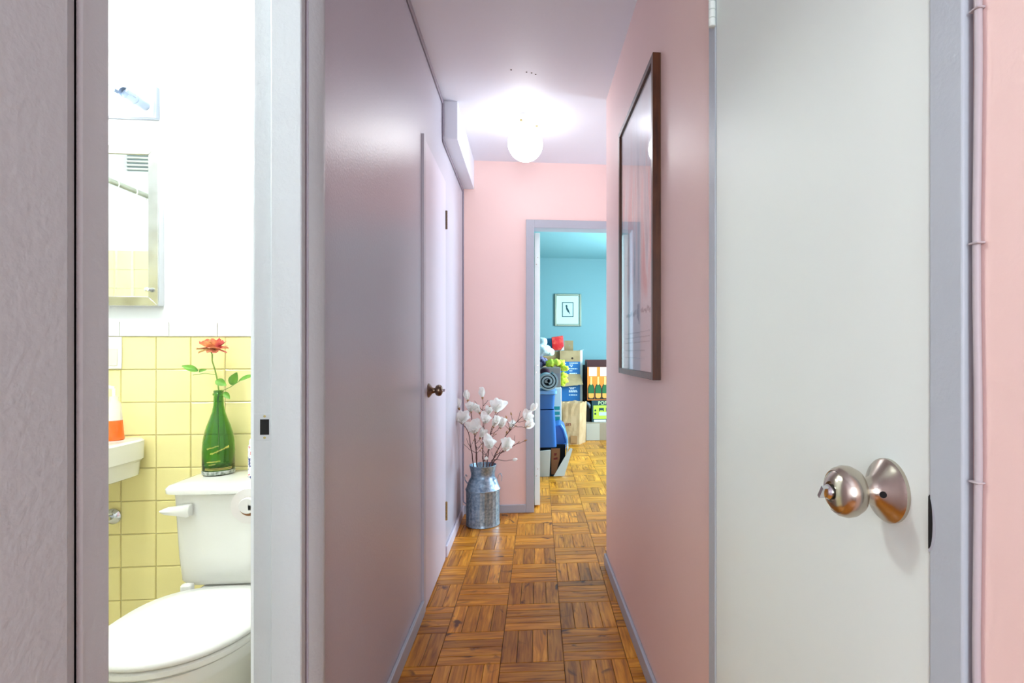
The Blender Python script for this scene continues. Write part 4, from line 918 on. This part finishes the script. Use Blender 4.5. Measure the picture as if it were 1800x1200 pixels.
t = thing('orange_carton', 'orange carton printed with green champagne bottles, open on top', 'box', tuple(at(1065, 702, 6.88)))
yo = 6.90; zt3 = zat(645, yo); a, b = at(1032.5, 702, yo), at(1112, 640, yo)
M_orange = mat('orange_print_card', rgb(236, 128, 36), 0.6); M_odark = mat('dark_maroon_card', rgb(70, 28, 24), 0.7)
bm = BM(); box(bm, a.x, b.x, yo, yo + 0.006, zt2, zt3); fp = obj('front_panel', bm, M_orange, t)
bm = BM(); box(bm, a.x - 0.002, a.x + 0.006, yo + 0.001, yo + 0.3, zt2, zt3 + 0.08); obj('side_panel', bm, M_odark, t)
bm = BM(); box(bm, a.x, b.x, yo + 0.294, yo + 0.3, zt2, zt3 + 0.09); obj('back_panel', bm, M_odark, t)
bm = BM(); box(bm, b.x - 0.006, b.x, yo + 0.001, yo + 0.3, zt2, zt3 + 0.02); obj('side_panel', bm, M_odark, t)
bm = BM(); box(bm, a.x, b.x, yo + 0.001, yo + 0.3, zt2, zt2 + 0.006); obj('bottom_panel', bm, M_odark, t)
for u0, u1 in ((1035.3, 1049), (1055, 1068.5), (1074.5, 1088)):
    p, q = at(u0, 660.5, yo), at(u1, 643.5, yo); bm = BM(); box(bm, p.x, q.x, yo - 0.002, yo, p.z, min(q.z, zt3 - 0.002)); obj('white_square', bm, M_whitecard, fp)
M_bgreen = mat('printed_bottle_green', rgb(30, 96, 50), 0.6); M_bgold = mat('printed_gold', rgb(226, 196, 110), 0.6); M_blabel = mat('printed_label', rgb(232, 160, 70), 0.6); M_bdk = mat('printed_dark_outline', rgb(44, 34, 22), 0.7)
for uc in (1039.2, 1051.6, 1063.6, 1075.8):
    def P2(pts, y_): return [at(uc + du, v, y_) for du, v in pts]
    bm = BM(); prism(bm, P2([(-6, 702), (-6, 683), (-5, 678.5), (-2.6, 674.5), (2.6, 674.5), (5, 678.5), (6, 683), (6, 702)], yo - 0.0005), (0, -0.001, 0)); obj('bottle_outline', bm, M_bdk, fp)
    bm = BM(); prism(bm, P2([(-4.8, 691), (-4.8, 684), (-4, 680), (-1.8, 676), (1.8, 676), (4, 680), (4.8, 684), (4.8, 691)], yo - 0.0015), (0, -0.001, 0)); bo = obj('bottle_body', bm, M_bgreen, fp)
    bm = BM(); prism(bm, P2([(-1.8, 676), (-1.4, 664), (-1.6, 662), (1.6, 662), (1.4, 664), (1.8, 676)], yo - 0.0015), (0, -0.001, 0)); obj('bottle_neck', bm, M_bgold, fp)
    bm = BM(); prism(bm, P2([(-4.6, 697.5), (-4.8, 691), (4.8, 691), (4.6, 697.5), (2.5, 699.5), (-2.5, 699.5)], yo - 0.0015), (0, -0.001, 0)); obj('bottle_label', bm, M_blabel, fp)

# dark things squeezed between the stacks
t = thing('black_bag', 'black bag standing in the gap behind moving boxes and orange carton', 'bag', tuple(at(1028, 765, 7.54)))
a = at(1028, 776, 7.54); b = at(1028, 641, 7.54); rings = []; t.location.z = 0
bm = BM()
for f, wv in ((0, .10), (0.05, .115), (0.3, .11), (0.6, .10), (0.9, .085), (1.0, .04)):
    rings.append([V((a.x + wv * math.cos(2 * math.pi * k / 24), 7.54 + 0.09 * math.sin(2 * math.pi * k / 24), 0.001 + f * b.z)) for k in range(24)])
loft(bm, rings); obj('sack', bm, mat('black_vinyl', rgb(16, 18, 22), 0.4, bump=(14, 0.5, 0.02)), t, smooth=True, angle=80)
t = thing('black_pouch', 'black pouch with grey strap standing left of lime box', 'bag', tuple(at(1035, 743, 6.95)))
a, b = at(1030.8, 743, 6.95), at(1038.6, 706, 6.95); bm = BM(); box(bm, a.x, b.x, 6.95, 7.2, zt1 + .001, b.z); obj('body', bm, MATS['black_vinyl'], t, bevel=0.008)
bm = BM(); tube(bm, [at(1031.5, 707, 6.935), at(1033, 709, 6.928), at(1036, 712, 6.928), at(1037, 717, 6.935)], [0.012, 0.02, 0.022, 0.012], 12); obj('grey_strap', bm, mat('grey_strap', rgb(110, 124, 136), 0.5), t, smooth=True)

# stack of moving boxes with blue printed panels
ys = 7.0
xb0, xb1 = at(984, 700, ys).x, at(1021, 700, ys).x
def moving_box(label, v0, v1, z0, z1, yf, seed, text_rows, has_flap, u0=984, u1=1020):
    x0, x1 = at(u0, 650, yf).x, at(u1, 650, yf).x
    t = thing('moving_box', label, 'box', ((x0 + x1) / 2, yf, z0), 0, 'stacked moving boxes')
    th = 0.006
    bm = BM(); box(bm, x0, x1, yf, yf + th, z0, z1); obj('front_panel', bm, M_card, t)
    bm = BM(); box(bm, x0, x0 + th, yf + th, yf + 0.4, z0, z1); obj('side_panel', bm, M_card, t)
    bm = BM(); box(bm, x1 - th, x1 + 0.03, yf + th, yf + 0.4, z0, z1); obj('side_panel', bm, M_whitecard, t)
    bm = BM(); box(bm, x0, x1, yf + 0.4, yf + 0.4 + th, z0, z1); obj('back_panel', bm, M_card, t)
    bm = BM(); box(bm, x0 + th, x1 - th, yf + th, yf + 0.4, z0, z0 + th); obj('bottom_panel', bm, M_card, t)
    if not has_flap:
        bm = BM(); box(bm, x0 + th, x1 - th, yf + th, yf + 0.4, z1 - th, z1); obj('top_panel', bm, M_card, t)
    if text_rows:
        bm = BM(); box(bm, x0 + 0.002, x1 - 0.002, yf - 0.002, yf, zat(v1, yf), zat(v0, yf)); bp = obj('blue_panel', bm, M_blueprint, t)
        lines(bp, text_rows, yf - 0.002, M_ink_w, seed)
    return t, x0, x1
zA, zB = zat(706, ys), zat(657, ys); zC = zat(616, ys)
moving_box('lowest moving box of the stack, half hidden behind the paper bag', 0, 0, 0.0, zA, ys, 1, None, False)
tB, x0, x1 = moving_box('middle moving box with blue printed front and folded down flap', 676, 705, zA, zB, ys, 2, [(1000, 1016, 676.5), (1000, 1012, 681), (1002, 1009, 683), (1000, 1014, 686.5), (1000, 1015, 688.5), (1000, 1015, 694)], False)
f0 = [V((x0 + 0.02, ys - 0.009, zB - .003)), V((x1 - 0.004, ys - 0.009, zB - .003)), V((x1 + 0.03, ys - 0.07, zat(675, ys))), V((x0 + 0.03, ys - 0.07, zat(679, ys)))]
bm = BM(); prism(bm, f0, (0, 0.005, 0.002)); obj('flap', bm, M_card, tB)
tC, x0, x1 = moving_box('top moving box with open flaps and blue printed front', 635.5, 657, zB, zC, ys, 3, [(986, 995, 638.5), (1001, 1016, 638), (1001, 1007, 641.5), (1003, 1006, 644), (999, 1015, 648), (1001, 1006, 651.5), (1001, 1014, 656)], True)
bm = BM(); prism(bm, [V((x1 + .004, ys + .02, zC)), V((x1 + .05, ys + .02, zC + .01)), V((x1 + .05, ys + .3, zC + .01)), V((x1 + .004, ys + .3, zC))], (0, 0, 0.004)); obj('flap', bm, M_whitecard, tC)
bm = BM(); a, b = at(992, 617, ys + .38), at(1007.5, 598.5, ys + .38); box(bm, a.x, b.x, ys + .375, ys + .38, zC - .02, b.z); fpp = obj('flap', bm, M_card, tC)
bm = BM(); lathe(bm, [(0.012, 0), (0.012, 0.001)], at(1001, 607, ys + .374), (0, -1, 0), 14); obj('hand_hole', bm, M_card2, tC)
bm = BM(); lathe(bm, [(0.014, 0), (0.014, 0.001)], at(1006, 629.5, ys), (0, -1, 0), 14); obj('hand_hole', bm, M_dark, tC)
# red gift bag and blue packet on top
t = thing('red_package', 'red shiny package standing on top of moving boxes', 'package', tuple(at(980, 617, 7.1)))
bm = BM(); zc0 = zC + 0.001
prism(bm, [at(971, 616.0, 7.06), at(991.5, 615.0, 7.06), at(989.2, 589.5, 7.06), at(969.2, 592.5, 7.06)], (0.01, 0.07, 0)); obj('wrap', bm, mat('red_shiny_wrap', rgb(206, 34, 40), 0.3, vary=(18, rgb(228, 92, 70), 0.45, 0.7), bump=(20, 0.3, 0.01)), t, bevel=0.006)
bm = BM(); prism(bm, [at(986, 615.5, 7.055), at(991.6, 615, 7.055), at(990.8, 608.5, 7.055)], (0, -0.002, 0)); obj('torn_corner', bm, M_whitecard, t)
t = thing('blue_packet', 'blue packet leaning behind the white plastic bag', 'package', tuple(at(964, 617, 7.2)))
bm = BM(); prism(bm, [at(956, 617, 7.2), at(972, 617, 7.2), at(970, 594, 7.2), at(958, 595, 7.2)], (0, 0.06, 0)); obj('packet', bm, mat('mid_blue_card', rgb(52, 128, 176), 0.5), t, bevel=0.005)
# supporting box behind, at the left of the stack
t = thing('cardboard_box', 'tall cardboard box left of the moving boxes, partly hidden', 'box', tuple(at(970, 700, 7.05)))
a, b = at(940, 640, 7.05), at(983.2, 617.2, 7.05); bm = BM(); box(bm, a.x, b.x, 7.05, 7.45, 0, b.z); obj('body', bm, M_card, t, bevel=0.005)
bm = BM(); box(bm, a.x + .1, b.x - .02, 7.046, 7.05, zat(636, 7.05), zat(628, 7.05)); obj('tape', bm, mat('brown_tape', rgb(150, 116, 70), 0.4), t)

# brown paper bag
t = thing('paper_bag', 'brown paper grocery bag standing on the parquet', 'bag', tuple(at(1008, 780, 6.6)))
p = lambda u, v, y: at(u, v, y)
yb = 6.6
A0, B0, C0 = at(992.5, 779.5, yb), at(1017.5, 781, yb - .02), at(1029, 767, yb + .16); A0.z = B0.z = C0.z = 0
D0 = A0 + (C0 - B0)
A1, B1, C1 = at(988, 708, yb), at(1019, 708.5, yb - .02), at(1030.8, 705, yb + .16); D1 = A1 + (C1 - B1)
M_kraft = mat('kraft_paper', rgb(204, 170, 130), 0.8, bump=(9, 0.3, 0.02), vary=(5, rgb(190, 154, 112), 0.4, 0.6))
th = V((0, 0.002, 0))
def panel(name, q, m, parent, n=6):
    """a crumpled paper wall between four corners, with some thickness"""
    rnd = random.Random(str(name) + str(q[0].x)); bm = BM(); g = []
    for i in range(n + 1):
        row = []
        for j in range(n + 1):
            f, h = j / n, i / n; pt = q[0] * (1 - f) * (1 - h) + q[1] * f * (1 - h) + q[2] * f * h + q[3] * (1 - f) * h
            if 0 < f < 1: pt = pt + V((0, rnd.uniform(-.004, .004), rnd.uniform(-.012, .012) if i == n else 0))
            row.append(bm.verts.new(pt))
        g.append(row)
    for i in range(n):
        for j in range(n): bm.faces.new((g[i][j], g[i][j + 1], g[i + 1][j + 1], g[i + 1][j]))
    o = obj(name, bm, m, parent); s = o.modifiers.new('thick', 'SOLIDIFY'); s.thickness = 0.003; return o
panel('front_panel', [A0, B0, B1, A1], M_kraft, t); panel('side_panel', [B0, C0, C1, B1], M_kraft, t); panel('back_panel', [D0, C0, C1, D1], M_kraft, t); panel('side_panel', [A0, D0, D1, A1], M_kraft, t)
bm = BM(); prism(bm, [A0, B0, C0, D0], (0, 0, 0.004)); obj('bottom_panel', bm, M_kraft, t)
bm = BM(); prism(bm, [at(1003, 778.5, yb - .022), at(1014.5, 779.2, yb - .026), at(1014.5, 766, yb - .026), at(1003, 765, yb - .022)], (0, -0.003, 0)); obj('folded_base', bm, mat('dark_kraft', rgb(176, 130, 84), 0.8), t)  # low patch on the bag front in a darker kraft brown
text('an', t, at(999, 748, yb - .016), 0.075, mat('dark_red_print', rgb(120, 40, 36), 0.7))

# nearest pile: open white box, blue bins, rug, and so on
yn = 4.90
t = thing('white_open_box', 'white box torn open at the front, standing on parquet under blue bins', 'box', tuple(at(965, 838, yn)))
M_wbin = mat('white_grey_board', rgb(206, 208, 206), 0.6)
zt = zat(790, yn)
a, b = at(925, 838, yn), at(968, 790, yn)
bm = BM(); prism(bm, [V((a.x, yn, 0)), V((at(966, 838, yn).x, yn, 0)), V((b.x, yn, zt)), V((a.x, yn, zt - 0.02))], (0, 0.012, 0)); obj('front_panel', bm, M_wbin, t, bevel=0.002)
bm = BM(); prism(bm, [V((a.x, yn + .001, 0)), V((a.x + .006, yn + .001, 0)), V((a.x + .006, yn + .001, zt)), V((a.x, yn + .001, zt))], (0, 0.3, 0)); obj('side_panel', bm, M_wbin, t)
xr = at(986, 838, yn).x
bm = BM(); prism(bm, [V((xr, yn + .02, 0)), V((xr + .05, yn + .3, 0)), V((xr + .08, yn + .3, zt + .005)), V((xr + .06, yn + .02, zt + .005))], (0.008, 0, 0)); obj('side_panel', bm, M_wbin, t)
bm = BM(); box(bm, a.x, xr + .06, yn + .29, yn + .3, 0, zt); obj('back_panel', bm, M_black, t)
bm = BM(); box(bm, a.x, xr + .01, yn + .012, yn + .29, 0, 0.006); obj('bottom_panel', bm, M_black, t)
# front flap hanging out, white
bm = BM(); prism(bm, [at(973, 837, yn - .02), at(992, 836, yn - .02), at(1006.5, 789, yn + .02), at(1003, 787, yn + .02), at(991, 806, yn)], (0, 0.006, 0)); obj('flap', bm, M_wbin, t)
bm = BM(); prism(bm, [at(969, 835, yn + .06), at(976, 835, yn + .06), at(984, 806, yn + .06), at(984.5, 788, yn + .06), at(969, 788, yn + .06)], (0, 0.008, 0)); ci = obj('inner_card', bm, mat('reddish_cardboard', rgb(140, 92, 60), 0.8), t)
bm = BM(); prism(bm, [at(974, 796, yn + .059), at(979, 796, yn + .059), at(978, 800, yn + .059), at(974, 801, yn + .059)], (0, -.001, 0)); prism(bm, [at(973, 805, yn + .059), at(980, 803, yn + .059), at(980, 807, yn + .059), at(973, 808, yn + .059)], (0, -.001, 0)); obj('red_print', bm, mat('dark_red_mark', rgb(110, 34, 26), 0.7), ci)

def bin_(name, label, u0t, u1t, u0b, u1b, v0, v1, y, depth, rim=True, m=None):
    ta, tb = at(u0t, v0, y), at(u1t, v0, y); ba, bb = at(u0b, v1, y + .012), at(u1b, v1, y + .012)
    t = thing(name, label, 'bin', ((ba.x + bb.x) / 2, y, ba.z), 0, 'blue storage bins')
    def rng(xa, xb, z, y0, y1, p=9): return sup((xa + xb) / 2, (y0 + y1) / 2, z, (xb - xa) / 2, (y1 - y0) / 2, 48, p)
    th = 0.006
    bm = BM(); loft(bm, [rng(ba.x, bb.x, ba.z, y + .014, y + depth - .014), rng(ta.x, tb.x, ta.z, y, y + depth), rng(ta.x + th, tb.x - th, ta.z, y + th, y + depth - th), rng(ba.x + th, bb.x - th, ba.z + .01, y + .02, y + depth - .02)])
    obj('shell', bm, m or M_blue, t, smooth=True, angle=35)
    if rim:
        bm = BM(); e = 0.014; loft(bm, [rng(ta.x - .004, tb.x + .004, ta.z - .035, y - .004, y + depth + .004), rng(ta.x - e, tb.x + e, ta.z - .03, y - e, y + depth + e), rng(ta.x - e, tb.x + e, ta.z, y - e, y + depth + e), rng(ta.x, tb.x, ta.z + .002, y, y + depth)], True, True); obj('rim', bm, M_bluel, t, smooth=True, angle=35)
    return t
yB = 4.93
bin_('blue_bin', 'deep blue storage bin at the bottom of the bin stack', 908, 975.5, 908, 979, 721, 787, yB, 0.36, False)
bin_('blue_bin', 'blue storage bin with pale rim on top of the bin stack', 908, 977, 910, 974.5, 687, 719.5, yB, 0.36, True)
# tilted blue bin behind
t = thing('blue_tub', 'blue tub lying tilted beside the bin stack', 'tub', tuple(at(988, 788, 5.3)), 0)
bm = BM(); y_ = 5.32
prism(bm, [at(960, 819, y_), at(986, 819, y_), at(997, 778, y_), at(990, 752, y_), at(983, 746, y_), at(960, 752, y_)], (0.02, 0.19, 0.03)); obj('shell', bm, M_blue, t, bevel=0.012)
bm = BM(); tube(bm, [at(975, 789, y_ - .01), at(986, 785, y_ - .01), at(996.5, 779.5, y_ - .01), at(996, 772, y_ - .01), at(990.5, 754, y_ - .01), at(985, 746, y_ - .01)], 0.013, 10); obj('rim', bm, M_bluel, t, smooth=True)

# rolled rug lying on the bins
yr = 4.90
c = at(963, 670.2, yr); rr0 = (at(963, 671.5, yr) - at(980, 671.5, yr)).length
t = thing('rolled_rug', 'grey rug rolled up in spiral on top of blue bins', 'rug', (c.x, yr, c.z - rr0))
def spiral(m0, m1, t0, n=90, k=1.0):
    bm = BM(); pts = []
    for i in range(n + 1):
        f = i / n; a = -1.2 + f * 2.35 * 2 * math.pi; r = rr0 * (0.22 + 0.74 * f) ; pts.append((a, r))
    rings = []
    for a, r in pts: rings.append([V((c.x + (r + m0) * math.cos(a), yr, c.z + (r + m0) * 0.93 * math.sin(a))), V((c.x + (r + m1) * math.cos(a), yr, c.z + (r + m1) * 0.93 * math.sin(a))), V((c.x + (r + m1) * math.cos(a), yr + .36, c.z + (r + m1) * 0.93 * math.sin(a))), V((c.x + (r + m0) * math.cos(a), yr + .36, c.z + (r + m0) * 0.93 * math.sin(a)))])
    loft(bm, rings); return bm
obj('pile_side', spiral(-0.001, 0.016, 0), mat('grey_rug_pile', rgb(150, 162, 170), 0.95, bump=(120, 0.5, 0.004)), t, smooth=True)
obj('backing', spiral(-0.009, -0.0012, 0), mat('dark_rug_backing', rgb(36, 42, 50), 0.9), t, smooth=True)

# tall white and teal carton with grey box, blanket, textile, bag
yt = 5.55
t = thing('teal_white_carton', 'tall white carton with teal markings behind blue bins', 'box', tuple(at(975, 808, yt)))
a, b = at(930, 800, yt), at(987, 681, yt); zt4 = b.z
bm = BM(); box(bm, a.x, b.x, yt, yt + 0.4, 0, zt4); obj('body', bm, mat('blue_white_card', rgb(206, 220, 224), 0.5), t, bevel=0.006)
for v0, v1 in ((714, 720), (723, 729), (732, 739)):
    p, q = at(972, v1, yt), at(984, v0, yt); bm = BM(); box(bm, p.x, q.x, yt - .002, yt, p.z, q.z); obj('teal_mark', bm, mat('teal_print', rgb(30, 150, 150), 0.5), t)
t = thing('grey_box', 'grey brown cardboard box behind the rolled rug', 'box', tuple(at(970, 681, yt)))
a, b = at(930, 681, yt + .02), at(985.5, 646, yt + .02); zt5 = b.z
bm = BM(); box(bm, a.x, b.x, yt + .02, yt + .36, zt4, zt5); obj('body', bm, mat('grey_brown_card', rgb(142, 130, 124), 0.85), t, bevel=0.004)
bm = BM(); box(bm, a.x + .1, b.x - .01, yt + .017, yt + .02, zat(668, yt), zat(656, yt)); obj('label', bm, mat('grey_label', rgb(128, 122, 128), 0.8), t)
# lime blanket draped over the box edge
t = thing('lime_blanket', 'lime yellow fleece bundled over the edge of grey box', 'blanket', tuple(at(985, 646, yt)))
pts = [at(964, 638.8, yt + .06), at(970, 637.6, yt + .05), at(978, 638, yt + .05), at(985, 639.5, yt + .06), at(992, 647, yt + .08), at(991.8, 660, yt + .1), at(991.4, 668, yt + .1), at(990, 674, yt + .1)]
bm = BM(); rl = random.Random(4)
for i_, p_ in enumerate(pts):
    for q_ in range(2):
        sphere(bm, p_ + V((rl.uniform(-.012, .012), rl.uniform(.0, .05), rl.uniform(-.006, .010))), rl.uniform(.030, .040) if i_ < 7 else .024, rl.uniform(.9, 1.3), 1.1, rl.uniform(.8, 1.1), 14, 9)
for v_ in bm.verts:
    q_ = v_.co; q_ += V((.007 * math.sin(q_.z * 130 + q_.y * 60), .006 * math.sin(q_.x * 120), .006 * math.sin(q_.x * 125 + q_.y * 50)))
obj('cloth', bm, mat('lime_fleece', rgb(216, 230, 84), 0.9, vary=(14, rgb(190, 212, 50), 0.4, 0.6), bump=(40, 0.6, 0.01)), t, smooth=True, angle=180)
def lump(name, label, cat, parts, m, cap=None):
    t = thing(name, label, cat, tuple(parts[0][0] - V((0, 0, parts[0][1] * parts[0][3]))))
    for i, (c_, r, sx, sz) in enumerate(parts):
        bm = BM(); sphere(bm, c_, r, sx, 0.9, sz, 20, 12); rnd = random.Random(i + 5)
        for v_ in bm.verts:
            d = v_.co - c_; n_ = math.sin(d.x * 70 + i) * math.cos(d.z * 60) * .12 + math.sin(d.x * 30 + d.z * 45) * .08; v_.co = c_ + d * (1 + n_)
        obj('fold', bm, m, t, smooth=True, angle=180)
    return t
M_bagw = mat('white_bag_plastic', rgb(226, 236, 240), 0.35, bump=(18, 0.8, 0.02), sss=0.1)
lump('white_plastic_bag', 'white plastic bag crowning the left of the pile', 'bag', [(at(953, 616, yt + .12), 0.095, 1.25, .68), (at(953, 601, yt + .12), 0.055, 1.0, 0.9), (at(967, 621, yt + .1), 0.045, 1.0, 0.65)], M_bagw)
lump('patterned_cloth', 'purple and white patterned cloth squeezed under white plastic bag', 'cloth', [(at(953, 636, yt + .1), 0.06, 1.0, .95)], mat('purple_pattern', rgb(150, 140, 176), 0.8, vary=(28, rgb(60, 50, 90), 0.5, 0.55)))
lump('maroon_cloth', 'dark maroon cloth tucked above the rolled rug', 'cloth', [(at(957, 652.5, 5.33), 0.04, 1.3, .8)], mat('dark_maroon_cloth', rgb(58, 26, 40), 0.9))
print('fingers', n1, n2)
